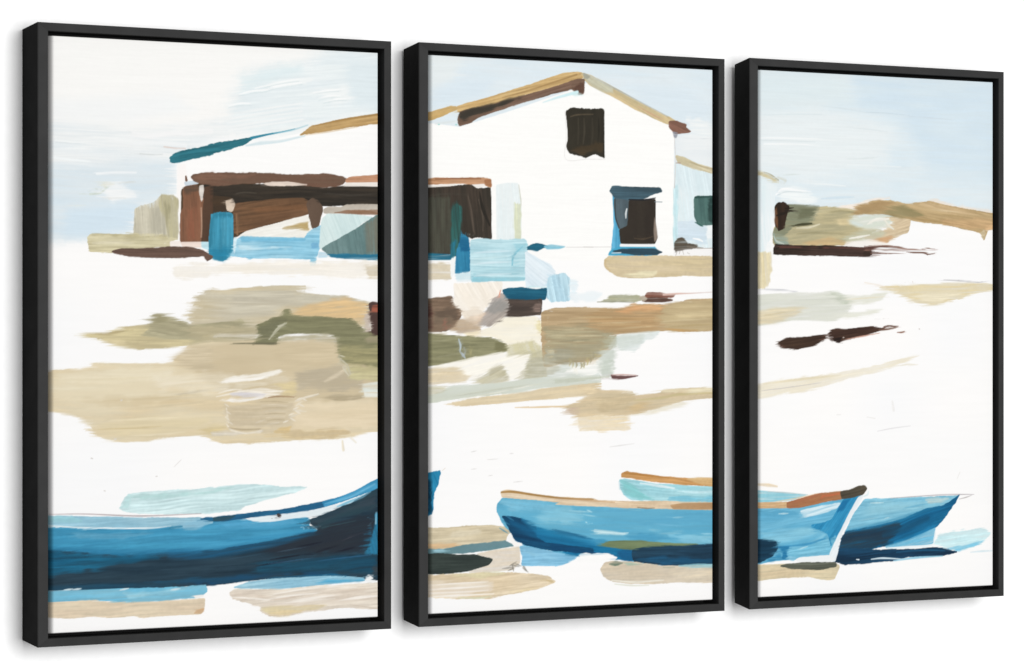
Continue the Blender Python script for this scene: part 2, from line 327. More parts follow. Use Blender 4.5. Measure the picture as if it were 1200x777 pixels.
line((188,172,142),[431,-143,445,-141,464,-142],f=1.0,o=0.7,w=[1.1,2.3,1.1])
line((195,192,168),[435,-7,450,9,465,20],f=1.0,o=0.8,w=[1.7,5.0,1.7])
line((193,189,166),[452,14,462,17],f=0.9,o=0.8,w=[1.4,2.8,1.4])
line((164,157,128),[343,3,404,7],f=1.2,o=0.6,w=[1.1,2.8,1.1])
line((164,157,128),[335,-4,396,-6],f=1.2,o=0.6,w=[1.1,2.8,1.1])
line((164,157,128),[365,17,409,15],f=1.2,o=0.6,w=[1.1,2.8,1.1])
line((164,157,128),[327,14,360,12],f=1.2,o=0.6,w=[1.1,2.8,1.1])
line((164,157,128),[387,-9,443,-4],f=1.2,o=0.6,w=[1.1,2.8,1.1])
line((203,198,176),[572,-34,584,-37],f=1.0,o=0.8,w=[1.2,2.9,1.2])
line((203,198,176),[575,-40,589,-50],f=1.0,o=0.8,w=[1.2,2.9,1.2])
line((203,198,176),[579,-54,592,-69],f=1.0,o=0.8,w=[1.4,3.4,1.4])
line((203,198,176),[589,-50,595,-66],f=1.0,o=0.8,w=[1.4,3.4,1.4])
dab((203,229,231),[150,-282,160,-265,168,-259,183,-256,247,-254,288,-255,327,-251,327,-252,382,-248,437,-250,459,-254,511,-255,487,-264,437,-273,387,-283,379,-290,349,-291,327,-294,327,-294,261,-294,199,-291,160,-286],c2=(214,235,236),e=2.3,a=3)
dab((185,220,218),[168,-260,247,-259,327,-254,368,-252,327,-262,247,-266,178,-266],f=2.6,e=1.4,a=3)
dab((191,224,224),[153,-281,168,-260,173,-263,168,-281],f=2.2,e=2.9)
line((184,173,174),[27,-288,89,-289,194,-295,304,-294],f=0.9,w=[1.1,1.8,2.2,1.1])
dab((146,192,211),[6,-290,89,-293,221,-299,301,-300,327,-307,393,-306,327,-318,274,-319,221,-316,115,-313,6,-307],c2=(164,203,218),e=2.0)
dab((158,210,219),[6,-291,63,-292,84,-300,6,-299],f=2.0)
dab((62,143,180),[6,-309,89,-312,199,-316,247,-314,274,-317,327,-311,327,-307,393,-306,443,-311,504,-305,517,-309,511,-319,532,-329,493,-336,437,-345,368,-354,327,-360,327,-361,221,-362,115,-361,6,-348],c2=(73,156,192),e=2.3,s=0.06)
dab((109,169,196),[63,-318,168,-322,215,-324,168,-331,76,-328],f=2.6,o=0.6)
dab((73,162,198),[6,-334,89,-339,221,-341,301,-339,274,-350,141,-349,6,-341],f=2.9,o=0.7)
dab((89,167,205),[327,-309,393,-307,437,-311,482,-309,493,-314,432,-318,354,-318],f=2.3,o=0.8)
dab((138,187,209),[274,-306,307,-304,327,-308,304,-318,270,-319],f=2.2)
line((231,241,244),[22,-306,89,-311,194,-315,247,-313],f=0.7,w=[1.7,2.4,2.6,1.4])
dab((57,133,166),[242,-316,264,-312,270,-314,255,-318],f=1.0)
dab((35,56,70),[6,-344,89,-351,133,-357,221,-356,261,-356,327,-354,327,-356,365,-351,437,-343,493,-335,532,-329,518,-319,513,-310,530,-305,578,-289,606,-280,635,-265,664,-254,664,-403,664,-419,624,-413,564,-405,493,-406,423,-406,368,-409,327,-413,307,-414,247,-413,168,-412,76,-411,6,-410],c2=(44,65,78),e=2.2,s=0.09)
dab((26,90,121),[6,-345,89,-351,133,-358,221,-357,226,-367,157,-369,110,-379,50,-383,6,-391],c2=(33,106,138),f=3.8,e=2.9)
dab((34,122,162),[115,-351,173,-357,221,-356,215,-359,157,-360],f=2.0,o=0.8)
dab((45,50,57),[521,-314,578,-314,647,-306,641,-335,621,-368,549,-366,465,-368,409,-361,465,-344,532,-331],c2=(40,48,58),f=5.1,a=10,e=2.9)
dab((43,70,80),[518,-312,538,-304,606,-282,647,-264,647,-294,578,-309,538,-327],f=3.6,c2=(51,66,76),a=17)
dab((27,71,94),[409,-375,493,-376,606,-370,650,-374,650,-402,650,-407,549,-399,409,-396],c2=(32,78,100),f=4.3,a=3)
dab((35,82,109),[194,-402,274,-408,327,-412,368,-409,437,-402,606,-406,549,-399,382,-397],f=2.9,c2=(28,70,102))
dab((30,104,142),[420,-405,493,-404,564,-403,595,-408,521,-407,465,-408],f=1.4,o=0.8)
line((29,97,138),[247,-359,327,-360,396,-352,459,-344,521,-331],f=4.3,o=0.65,w=[14.2,17.0,12.7,7.1])
line((41,113,151),[27,-342,115,-350,221,-355,301,-355],f=4.3,o=0.6,w=[8.3,12.5,9.7])
line((84,162,198),[343,-319,409,-316,493,-314],f=2.9,o=0.6,w=[4.3,8.5,4.3])
line((57,140,180),[354,-340,423,-338,499,-328],f=3.5,o=0.6,w=[4.3,8.5,4.3])
line((28,81,110),[27,-406,115,-408,247,-409],f=3.8,o=0.6,w=[6.9,11.1,6.9])
line((28,31,42),[527,-365,572,-354],f=0.9,o=0.8,w=[1.1,2.9,1.1])
line((28,31,42),[437,-374,493,-369],f=0.9,o=0.8,w=[1.1,2.9,1.1])
line((28,31,42),[566,-366,606,-358],f=0.9,o=0.8,w=[1.2,2.9,1.2])
line((28,31,42),[409,-384,471,-377],f=0.9,o=0.8,w=[1.1,2.8,1.1])
line((28,31,42),[493,-354,538,-348],f=0.9,o=0.8,w=[1.1,2.9,1.1])
line((28,31,42),[504,-367,521,-369],f=0.9,o=0.8,w=[1.1,2.9,1.1])
line((60,85,102),[368,-360,443,-350],f=0.9,o=0.7,w=[1.0,1.7,1.0])
line((69,89,104),[451,-362,507,-355],f=0.9,o=0.7,w=[1.0,1.7,1.0])
line((57,97,129),[432,-381,521,-374],f=0.9,o=0.7,w=[1.0,1.7,1.0])
line((52,98,136),[532,-379,635,-373],f=0.9,o=0.7,w=[1.0,1.7,1.0])
line((60,92,100),[538,-324,606,-314],f=0.9,o=0.7,w=[1.0,1.7,1.0])
line((56,87,106),[354,-371,418,-364],f=0.9,o=0.7,w=[1.0,1.7,1.0])
line((71,71,79),[578,-347,621,-334],f=0.9,o=0.7,w=[1.0,1.7,1.0])
dab((35,89,125),[301,-303,315,-301,327,-301,382,-297,459,-291,521,-283,564,-276,595,-267,664,-239,664,-254,635,-265,578,-281,544,-289,493,-297,454,-299,401,-303,354,-307,327,-308],c2=(41,108,146),e=1.7,a=12)
dab((46,79,93),[327,-301,371,-299,354,-307,327,-307],f=1.4)
dab((52,135,178),[538,-281,564,-276,595,-267,664,-239,664,-254,635,-265,578,-282,544,-289],c2=(74,156,196),e=1.7,a=19)
line((124,188,217),[544,-284,595,-273,644,-253],f=1.4,o=0.6,w=[1.4,4.3,2.9])
dab((228,237,240),[391,-306,418,-303,459,-300,521,-295,549,-289,585,-283,572,-291,532,-303,479,-307,437,-311,404,-309],e=1.4,f=1.0,a=9)
dab((126,187,213),[566,-290,586,-282,606,-276,638,-265,621,-275,584,-287],f=1.3,a=21)
line((73,60,57),[452,-300,455,-302,455,-304],f=0.9,w=[5.0,6.7,3.3])
dab((46,130,166),[664,-296,642,-303,644,-327,635,-351,622,-372,664,-374],f=1.9,c2=(41,113,148),a=-72,e=2.0)
line((167,209,226),[647,-301,646,-320],f=1.0,o=0.7,w=[1.7,3.5])
dab((55,66,74),[638,-392,664,-391,664,-415,641,-408],f=2.9)
dab((131,190,211),[6,-411,76,-411,168,-412,247,-413,314,-412,315,-424,299,-432,247,-433,194,-433,154,-433,89,-429,6,-429],c2=(110,181,209),e=2.3)
dab((163,209,222),[157,-419,221,-417,274,-416,274,-419,221,-424,168,-429],f=2.3,o=0.7)
line((214,230,235),[50,-410,66,-409],f=0.9,w=[1.4,2.7,1.4])
line((214,230,235),[66,-410,81,-409],f=0.9,w=[1.4,2.7,1.4])
line((214,230,235),[152,-414,168,-412],f=0.9,w=[1.4,2.8,1.4])
line((214,230,235),[247,-417,264,-416],f=0.9,w=[1.4,2.8,1.4])
dab((141,191,213),[365,-418,396,-410,437,-407,493,-406,564,-405,622,-412,624,-416,578,-418,521,-421,451,-423,382,-420],c2=(168,208,222),e=1.7,a=3)
dab((90,169,203),[521,-417,549,-411,621,-413,621,-416,564,-418],f=1.7)
dab((226,211,184),[6,-430,102,-429,168,-435,247,-435,299,-433,312,-434,310,-451,305,-459,247,-460,194,-461,178,-457,136,-458,102,-454,63,-456,6,-450],c2=(220,202,176),e=2.3)
dab((205,168,128),[296,-453,309,-450,309,-455,304,-458,290,-458],f=1.4)
dab((244,240,234),[290,-429,307,-428,309,-431,293,-432],f=1.0)
dab((220,207,191),[357,-426,371,-421,451,-424,535,-422,578,-421,664,-420,664,-468,592,-461,558,-462,507,-465,473,-470,437,-469,417,-459,418,-453,396,-445,363,-437],c2=(230,220,205),e=2.9,a=3,s=0.06)
dab((224,212,175),[419,-456,443,-452,515,-453,549,-454,521,-461,473,-470,437,-468],f=2.3,c2=(216,198,159))
line((247,241,232),[432,-440,485,-435,538,-433],f=1.2,o=0.9,w=[1.1,3.6,1.1])
line((247,241,232),[443,-432,487,-427,532,-425],f=1.2,o=0.9,w=[1.1,2.9,1.1])
line((247,241,232),[482,-444,530,-440,578,-438],f=1.2,o=0.9,w=[1.1,4.3,1.1])
line((247,241,232),[572,-448,615,-444,658,-443],f=1.2,o=0.9,w=[1.2,5.8,1.2])
line((247,241,232),[451,-449,507,-445,564,-444],f=1.2,o=0.9,w=[1.1,4.3,1.1])
line((247,241,232),[360,-434,401,-437,443,-443],f=1.2,o=0.9,w=[1.1,3.5,1.1])
line((247,241,232),[521,-424,564,-424,606,-427],f=1.2,o=0.9,w=[1.2,2.9,1.2])
line((205,187,169),[437,-442,493,-437],f=1.2,o=0.7,w=[1.1,2.3,1.1])
line((205,187,169),[423,-448,493,-448],f=1.2,o=0.7,w=[1.1,2.3,1.1])
line((205,187,169),[578,-431,650,-429],f=1.2,o=0.7,w=[1.2,2.3,1.2])
line((205,187,169),[595,-456,650,-465],f=1.2,o=0.7,w=[1.2,2.3,1.2])
line((205,187,169),[409,-432,448,-438],f=1.2,o=0.7,w=[1.1,2.3,1.1])
dab((243,244,243),[625,-410,632,-406,642,-413,632,-416,647,-419,629,-419],f=1.0,e=2.0)
drag([21,-295,409,-306,628,-286,645,-358,409,-408,21,-400],a=5,o=0.6,n=19.5)
drag([21,-325,327,-348,628,-307,645,-416,409,-410,21,-401],a=7,o=0.6,n=-18.0)
drag([21,-412,298,-418,298,-454,21,-445],o=0.6,n=10.5)
drag([376,-421,656,-420,656,-457,409,-457],a=3,o=0.7,n=13.5)
drag([167,-257,476,-256,409,-289,167,-285],a=3,o=0.6,n=9.0)
dab((228,237,241),[725,497,1401,501,1401,253,725,325],c2=(222,234,240),f=8.7,e=5.8)
dab((233,238,237),[753,487,830,486,800,440,759,414,753,414],f=10.2,o=0.7)
dab((219,232,240),[759,424,830,441,890,444,860,413,800,398,759,389],f=10.2,o=0.8)
dab((221,233,240),[1176,447,1305,447,1370,411,1337,379,1272,397,1208,423],f=13.0,o=0.8)
dab((242,245,244),[1311,391,1341,393,1403,371,1403,329,1305,327,1292,357,1318,363],f=5.1,e=4.3)
line((250,251,250),[1305,352,1337,348,1400,349],f=1.4,w=[2.3,6.2,4.6])
line((217,222,225),[1289,357,1324,355,1400,358],f=1.0,w=[1.5,2.5,1.5])
drag([750,484,1374,484,1374,306,1113,367,750,355],o=0.7,n=-21.0)
dab((254,253,250),[722,366,817,359,928,391,1076,438,1089,446,1284,373,1283,135,722,128],e=0.9,f=1.0)
dab((239,242,242),[1286,358,1403,356,1403,294,1337,308,1305,321,1286,327],f=2.9,c2=(232,237,239))
dab((220,236,239),[1285,311,1305,310,1337,301,1403,289,1403,156,1283,155],c2=(226,239,242),a=-77,f=1.4)
dab((207,224,235),[1287,206,1324,209,1359,200,1359,166,1314,165,1289,175],f=4.3,c2=(214,228,237),e=4.3)
dab((200,232,237),[1283,265,1292,270,1292,162,1283,157],f=2.9,a=-87)
dab((245,248,248),[1358,200,1403,200,1403,175,1358,174],f=2.2)
line((250,252,251),[1327,175,1341,173,1349,170],f=0.9,w=[1.8,3.9,2.3])
dab((247,245,243),[1283,159,1337,157,1403,158,1403,138,1283,137],f=1.4)
dab((205,194,158),[1287,324,1305,321,1337,310,1403,296,1403,288,1337,299,1292,310],c2=(216,205,175),e=1.4,a=-16)
line((185,161,145),[1289,310,1298,310],f=0.9,w=[1.5,2.1])
line((183,168,138),[1321,313,1350,305,1400,297],f=0.9,o=0.8,w=[1.5,2.3,1.5])
dab((75,106,102),[1330,249,1337,252,1403,254,1403,204,1357,199,1337,200,1329,217],c2=(84,116,110),a=-84,e=1.7)
dab((44,66,63),[1363,251,1403,254,1403,204,1365,204,1362,228],f=2.3)
line((45,74,69),[1332,249,1370,251],f=1.2,w=[3.1,3.7])
line((57,98,91),[1332,204,1344,199,1350,197],f=0.9,w=[1.5,3.1,0.9])
line((185,180,174),[1336,157,1377,158],f=0.7,w=[1.2,1.4])
dab((69,62,52),[1285,165,1291,174,1301,178,1309,173,1313,165,1338,162,1332,157,1305,154,1292,151,1287,148,1285,153],c2=(89,80,68),e=3.5,f=1.6)
line((125,114,102),[1314,160,1331,159,1350,158],f=1.2,o=0.7,w=[2.2,3.7,1.2])
line((163,154,144),[1298,153,1296,147],f=0.9,o=0.7,w=[1.2])
line((163,154,144),[1303,153,1306,146],f=0.9,o=0.7,w=[1.2])
line((163,154,144),[1314,149,1319,147],f=0.9,o=0.7,w=[0.9])
line((163,154,144),[1291,151,1288,144],f=0.9,o=0.7,w=[1.2])
line((211,207,203),[1285,359,1287,311,1285,265],f=0.7,w=[1.4,1.7])
dab((206,174,118),[744,379,800,395,811,394,814,389,762,370,744,365],c2=(198,164,104),e=1.4,a=12)
dab((202,168,114),[812,394,827,399,884,414,951,434,1043,463,1071,465,1085,462,1080,453,1043,443,951,418,884,400,830,384,814,385],c2=(211,181,128),e=1.7,a=14)
line((165,133,87),[908,413,981,433,1068,460],f=1.0,o=0.7,w=[1.5,3.0,3.0])
dab((203,187,146),[1077,463,1095,461,1145,442,1208,416,1272,393,1290,385,1274,378,1240,388,1192,405,1145,425,1095,443,1084,452],c2=(213,191,147),e=1.3,a=-24)
dab((198,196,173),[1082,462,1101,460,1145,441,1151,429,1123,434,1091,445],f=2.3,a=-24)
line((185,189,184),[1095,460,1176,429,1269,393],f=1.0,o=0.8,w=[1.5,3.0,2.1])
line((217,169,138),[1205,408,1234,396,1260,387],f=1.3,o=0.6,w=[1.5,3.7,1.5])
dab((165,165,150),[1082,464,1098,458,1091,453,1084,454],f=1.4)
dab((121,89,75),[1272,385,1289,386,1313,380,1311,374,1324,367,1305,364,1286,362,1272,374],c2=(140,102,87),e=1.4,a=-20)
dab((139,141,151),[1281,366,1293,364,1289,355,1284,356],f=1.4)
dab((110,88,73),[814,374,819,385,830,389,890,402,951,418,1012,434,1071,453,1086,452,1083,427,1071,425,1058,434,1012,423,951,406,890,387,857,377,842,367,818,360,814,367],c2=(125,99,83),e=1.6,a=14)
dab((60,56,49),[815,372,819,385,830,389,890,402,957,419,920,402,860,382,827,371],f=2.3,a=14,e=1.4)
dab((94,69,57),[1057,435,1071,443,1084,445,1083,427,1071,425],f=2.2,a=-66)
line((141,116,102),[896,395,981,417,1055,440],f=1.3,o=0.6,w=[1.5,3.6,1.5])
line((210,237,240),[995,408,1027,418,1069,429],f=1.4,w=[1.5,4.5,6.0])
dab((206,236,238),[1052,428,1068,431,1083,424,1061,422],f=2.2,o=0.7)
line((227,233,232),[768,363,791,366,813,369],f=1.4,w=[2.9,4.4,2.9])
line((143,208,198),[774,362,776,362],f=0.9,o=0.8,w=[2.1])
line((143,208,198),[810,363,812,363],f=0.9,o=0.8,w=[2.1])
line((239,237,234),[1042,394,1045,349,1044,310,1088,311,1130,312],f=0.7,w=[1.7])
dab((56,52,43),[1044,394,1057,401,1098,400,1127,402,1128,377,1129,314,1119,317,1110,321,1101,319,1087,313,1070,318,1052,320,1046,331,1049,349],c2=(46,43,36),a=-88,e=1.7,s=0.08)
dab((83,69,50),[1054,327,1082,334,1113,341,1127,342,1126,326,1107,328,1082,319,1066,321],f=2.3,c2=(65,55,41))
line((105,91,72),[1054,385,1070,389,1104,391],f=1.0,o=0.7,w=[1.5,2.4,1.5])
line((75,69,58),[1071,383,1072,360,1070,337],a=-90,f=1.2,o=0.7,w=[1.9,3.7,1.9])
line((75,69,58),[1084,383,1085,361,1082,338],a=-90,f=1.2,o=0.7,w=[1.9,3.7,1.9])
line((75,69,58),[1102,384,1103,361,1101,338],a=-90,f=1.2,o=0.7,w=[1.9,3.7,1.9])
line((38,36,30),[1116,384,1117,362,1115,339],a=-90,f=1.2,o=0.7,w=[1.9,3.8,1.9])
dab((83,165,202),[1146,249,1151,247,1153,206,1162,189,1165,161,1161,152,1143,149,1146,173,1149,196],a=-88,e=1.2,c2=(101,177,210))
dab((89,104,111),[1150,244,1187,244,1183,225,1180,186,1161,188,1153,206,1149,229],c2=(75,88,94),a=-84,e=1.2)
line((58,63,65),[1152,242,1153,211,1161,191],f=0.9,w=[1.9,2.6,1.9])
dab((58,52,45),[1183,241,1242,244,1242,187,1247,175,1240,164,1195,162,1164,163,1161,188,1180,195],c2=(50,44,39),a=-87,e=1.4,s=0.07)
dab((139,125,113),[1240,213,1245,190,1247,175,1240,167,1238,187],f=1.4,a=-87)
line((223,229,229),[1178,225,1176,217,1176,209],f=0.9,w=[2.7,3.8,2.3])
dab((62,83,93),[1139,256,1145,265,1195,264,1253,265,1258,258,1240,253,1215,244,1183,241,1151,244],c2=(74,102,115),e=1.7)
line((37,38,42),[1183,242,1215,242,1242,246],f=1.0,w=[2.1,3.0,1.5])
line((125,141,149),[1240,239,1257,239],f=0.6,w=[1.2,1.2])
line((89,75,60),[1195,173,1215,172,1237,177],f=1.0,o=0.7,w=[1.5,3.0,1.5])
dab((72,162,196),[1143,151,1164,158,1240,159,1245,155,1247,143,1195,141,1136,142],f=1.2,e=1.4)
dab((245,247,247),[1163,162,1240,163,1240,159,1163,158],f=1.0)
dab((49,74,88),[1145,149,1167,154,1240,155,1259,149,1245,144,1195,143,1170,146],f=1.0,e=1.4)
line((200,212,218),[1145,146,1165,147],f=0.7,w=[1.5,2.1])
line((223,220,217),[1045,155,1098,156,1145,157],f=0.7,w=[1.2,1.4,1.2])
line((220,216,212),[1083,156,1104,156],f=0.7,w=[1.2,1.4])
drag([1053,392,1120,395,1120,331,1053,329],a=-88,o=0.6,n=6.0)
drag([1185,239,1234,240,1234,173,1185,172],a=-85,o=0.5,n=6.0)
drag([1154,261,1236,263,1236,252,1154,250],a=0,o=0.6,n=4.5)
drag([1331,245,1378,246,1378,209,1331,208],a=-87,o=0.6,n=4.5)
drag([794,383,1076,459,1079,447,830,370],a=14,o=0.5,n=12.0)
drag([1098,448,1265,390,1255,384,1113,434],a=-23,o=0.5,n=10.5)
dab((59,54,47),[741,253,806,257,842,261,854,254,884,256,885,168,881,165,860,170,843,167,837,171,818,156,812,136,800,139,741,138],c2=(69,60,52),a=-85,e=1.7,s=0.08)
dab((71,72,63),[741,235,800,239,802,190,800,136,800,140,741,139],c2=(78,78,67),a=-88,f=2.9)
dab((47,93,90),[802,222,812,228,823,220,823,180,813,138,808,134,799,134,800,175],c2=(58,108,102),a=-85,f=2.0)
line((92,81,71),[836,240,843,210,849,176],a=-78,f=1.3,w=[1.8,5.4,3.6])
line((92,82,72),[858,235,867,206,867,181],a=-84,f=1.2,w=[1.8,3.6,1.8])
line((43,40,35),[860,248,866,221,881,191],a=-66,f=1.4,w=[1.8,7.2,3.6])
line((74,69,61),[759,240,794,243,839,242],f=1.2,w=[1.5,2.9,1.5])
dab((181,133,96),[741,267,771,270,860,273,884,271,885,256,872,260,815,262,765,259,741,258],c2=(196,151,117),e=1.4)
line((141,97,68),[768,268,812,270,863,271],f=0.9,w=[1.5,2.4,1.5])
dab((162,111,77),[870,269,884,271,885,258,872,261],f=1.4)
dab((241,236,229),[741,257,768,257,812,261,800,257,771,255,741,253],f=1.0)
dab((244,239,233),[845,260,869,262,872,259,854,255],f=1.0)
dab((229,239,240),[895,261,920,265,942,265,948,235,948,166,896,165],c2=(235,242,242),a=-88,f=1.3)
dab((216,220,192),[932,234,948,227,948,166,932,166],f=1.7,a=-88)
line((211,211,196),[943,262,947,237,948,227],f=0.9,w=[1.5,2.4,1.5])
dab((36,97,124),[741,141,800,139,801,130,741,129],f=1.3,c2=(42,109,132))
dab((42,113,133),[799,156,810,166,810,134,799,131],f=1.7,a=-84)
dab((44,123,162),[822,176,836,169,841,139,842,115,836,109,808,106,808,119,813,149,820,164],c2=(57,136,170),a=-85,e=2.0)
dab((30,97,136),[824,171,837,166,840,144,818,144,819,161],f=2.6)
dab((220,209,186),[753,125,800,123,800,97,753,94],c2=(210,198,172),f=1.7,e=2.0)
dab((243,246,244),[800,131,810,136,808,107,800,99],f=1.4)
dab((210,231,237),[808,107,839,109,845,95,812,94],f=1.9)
dab((176,216,226),[841,164,860,168,890,166,957,168,963,156,957,133,957,95,890,94,842,92,840,132],c2=(197,227,233),e=2.3,s=0.05)
dab((148,203,216),[848,105,890,100,957,102,957,95,890,94,843,92],f=2.3)
dab((157,209,221),[932,160,961,162,957,148,935,143],f=2.9,o=0.8)
line((131,189,204),[951,155,932,138,929,122],f=1.3,w=[1.8,4.4,2.9])
line((213,233,240),[848,142,884,145,926,147],f=1.4,o=0.8,w=[1.5,4.4,1.5])
line((204,232,236),[848,132,884,135,926,137],f=1.4,o=0.8,w=[1.5,4.4,1.5])
line((216,235,241),[848,123,884,126,926,128],f=1.4,o=0.8,w=[1.5,4.4,1.5])
line((190,225,231),[848,112,884,115,926,117],f=1.4,o=0.8,w=[1.5,4.4,1.5])
line((210,232,238),[848,102,884,105,926,107],f=1.4,o=0.8,w=[1.5,4.4,1.5])
line((162,209,219),[929,135,935,133,944,134],f=0.9,o=0.7,w=[1.5,2.4,1.5])
line((162,209,219),[929,128,935,126,944,128],f=0.9,o=0.7,w=[1.5,2.4,1.5])
line((162,209,219),[929,121,935,120,944,121],f=0.9,o=0.7,w=[1.5,2.4,1.5])
line((162,209,219),[929,114,935,114,944,115],f=0.9,o=0.7,w=[1.5,2.4,1.5])
line((162,209,219),[929,108,935,107,944,108],f=0.9,o=0.7,w=[1.5,2.4,1.5])
dab((220,234,242),[957,146,981,137,1012,124,1023,111,1006,86,957,84],c2=(230,240,245),e=2.3,a=-34)
dab((181,216,231),[1006,103,1043,110,1053,99,1053,61,1012,58,1001,68],c2=(194,224,235),e=2.2,a=-78)
dab((230,241,245),[1052,102,1069,97,1071,64,1053,60],f=3.6)
dab((238,244,246),[1055,74,1104,77,1126,75,1113,62,1061,59],f=2.9)
dab((36,101,125),[960,155,978,161,991,161,1007,155,991,151,984,148,962,149],f=0.9,e=2.0)
dab((133,195,215),[996,156,1012,159,1044,156,1030,152,1003,151],f=1.2)
dab((253,251,248),[908,93,957,94,957,83,908,81],f=1.3)
dab((29,88,114),[907,78,920,82,951,83,969,82,981,81,1004,83,1001,63,975,62,914,63],c2=(38,99,123),e=2.0)
dab((73,64,59),[914,63,975,62,993,64,991,36,926,32,910,33,920,43,923,56],c2=(87,75,68),e=1.4)
dab((142,122,112),[972,46,978,54,991,56,989,40,977,40],f=1.7)
dab((245,236,222),[805,89,908,93,906,75,884,58,857,33,842,25,825,32,808,52],c2=(248,241,230),e=2.0,a=-55)
dab((188,178,169),[907,74,913,71,924,53,915,35,896,23,881,15,856,17,858,33,878,43,884,60],c2=(174,166,160),e=2.6,a=25)
dab((155,152,147),[878,53,902,66,922,56,914,37,890,36,876,41],f=2.9,a=44)
line((217,154,132),[904,78,901,67],f=1.0,w=[1.8,3.6])
dab((226,202,179),[839,32,858,34,872,41,860,23,855,17,836,18],f=2.6)
dab((120,100,83),[741,62,803,68,807,50,822,43,822,32,802,11,788,7,741,5],c2=(138,116,97),e=2.3)
dab((102,87,74),[768,43,812,46,815,30,794,18,768,20],f=3.6)
dab((89,59,54),[741,57,760,54,762,11,741,8],f=2.3)
line((181,104,91),[788,28,787,21,790,11],f=1.0,w=[2.5,4.2,2.5])
dab((177,155,130),[796,8,821,30,839,23,863,15,863,3,827,5],c2=(192,169,140),f=2.3,e=2.0)
dab((239,226,196),[825,3,860,10,866,-2,836,-3],f=1.9)
dab((250,245,231),[900,30,981,33,992,19,992,-16,920,-18,890,-3,863,-1,866,10,884,13],c2=(246,239,220),e=2.2)
line((90,82,75),[897,24,906,25],f=0.9,w=[1.5,2.4])
dab((233,220,168),[981,31,992,24,992,4,981,11],f=2.3,o=0.8)
dab((138,136,104),[741,6,788,1,815,-1,884,-4,918,-16,918,-27,890,-33,830,-43,759,-53,741,-55],c2=(149,146,113),e=2.3)
dab((117,114,82),[881,-4,918,-16,918,-27,896,-31,893,-16],f=2.3,c2=(128,125,92))
line((166,173,173),[816,-6,820,-16,818,-26],a=-84,f=1.2,w=[1.8,4.3,1.8])
line((166,173,173),[821,-28,825,-34,822,-40],a=-84,f=1.2,w=[1.8,4.3,1.8])
line((166,173,173),[827,-21,830,-28,828,-35],a=-84,f=1.2,w=[1.8,4.3,1.8])
line((181,173,128),[839,-18,842,-28,840,-38],a=-84,f=1.2,w=[1.8,4.3,1.8])
line((233,226,212),[762,3,790,3],f=1.2,w=[2.2,4.4])
dab((215,209,175),[917,-17,951,-13,969,-6,992,-20,996,-41,966,-41,920,-36],c2=(207,200,162),f=2.6,a=-66)
dab((251,247,236),[759,-54,830,-42,908,-28,920,-36,967,-33,957,-58,948,-74,924,-76,917,-56,884,-58,854,-78,809,-61],e=1.7,f=1.3,a=12)
dab((217,201,169),[741,-58,809,-54,842,-70,833,-80,765,-85,741,-84],c2=(226,212,184),f=2.0,e=2.3)
dab((197,193,170),[854,-79,881,-58,908,-53,919,-61,924,-77,908,-83,860,-85],c2=(206,199,172),f=2.6,a=25)
dab((185,182,158),[951,-76,958,-58,969,-37,1003,-41,1006,-77,969,-79],c2=(194,191,168),f=2.6,e=2.0)
dab((218,223,213),[741,-106,776,-99,800,-88,890,-83,1000,-73,1121,-70,1121,-85,1000,-91,920,-102,830,-107,765,-116,741,-116],c2=(207,211,197),e=2.9,a=5)
dab((207,203,178),[741,-87,797,-87,785,-97,741,-106],f=2.9)
dab((226,232,227),[1003,-61,1043,-49,1121,-46,1121,-72,1006,-76],c2=(211,216,207),f=2.9,e=2.9)
line((195,196,178),[812,-104,839,-102],f=1.0,o=0.5,w=[1.2,2.2,1.2])
line((195,196,178),[830,-102,857,-99],f=1.0,o=0.5,w=[1.2,2.2,1.2])
line((195,196,178),[848,-100,875,-97],f=1.0,o=0.5,w=[1.2,2.2,1.2])
line((195,196,178),[866,-98,893,-95],f=1.0,o=0.5,w=[1.2,2.2,1.2])
line((195,196,178),[884,-96,911,-92],f=1.0,o=0.5,w=[1.2,2.2,1.2])
line((195,196,178),[902,-94,929,-90],f=1.0,o=0.5,w=[1.2,2.2,1.2])
line((195,196,178),[920,-92,948,-88],f=1.0,o=0.5,w=[1.2,2.2,1.2])
line((195,196,178),[938,-90,966,-85],f=1.0,o=0.5,w=[1.2,2.2,1.2])
dab((225,209,177),[800,-117,839,-110,890,-105,1012,-92,1121,-84,1121,-107,1083,-106,1043,-109,920,-116,836,-122,809,-122],c2=(214,196,162),e=2.3,a=5)
dab((181,155,118),[991,40,1020,48,1070,50,1119,48,1164,47,1190,56,1211,55,1259,55,1333,66,1401,68,1401,11,1304,6,1269,9,1240,6,1196,4,1154,1,1152,-14,1141,-26,1113,-41,1102,-53,1076,-47,1038,-47,1020,-54,996,-56,992,-11],c2=(192,168,132),e=2.9,s=0.06)
dab((165,155,125),[996,14,1104,19,1154,7,1145,-16,1107,-41,1020,-51,1000,-48],c2=(176,166,134),f=4.3,e=3.6)
dab((178,176,156),[1000,-26,1043,-23,1070,-31,1020,-52,1000,-50],f=3.6)
dab((179,148,107),[1091,34,1113,44,1164,46,1195,52,1253,52,1263,29,1240,9,1154,4,1095,14],c2=(190,159,118),f=2.9,e=2.9)
dab((207,157,110),[1138,42,1167,46,1192,56,1253,56,1256,45,1208,45,1157,38],f=2.3,c2=(216,172,126),a=6)
dab((199,180,140),[1263,55,1337,66,1419,67,1419,12,1305,6,1269,8,1253,29],c2=(188,169,131),f=2.9,e=2.9)
dab((215,197,156),[1272,37,1337,45,1401,43,1401,35,1305,30],f=2.6,o=0.8)
line((195,154,99),[1266,12,1305,9,1337,9],f=1.4,o=0.8,w=[1.5,4.6,3.1])
line((211,193,154),[1026,24,1088,26],f=1.3,o=0.6,w=[1.5,3.0,1.5])
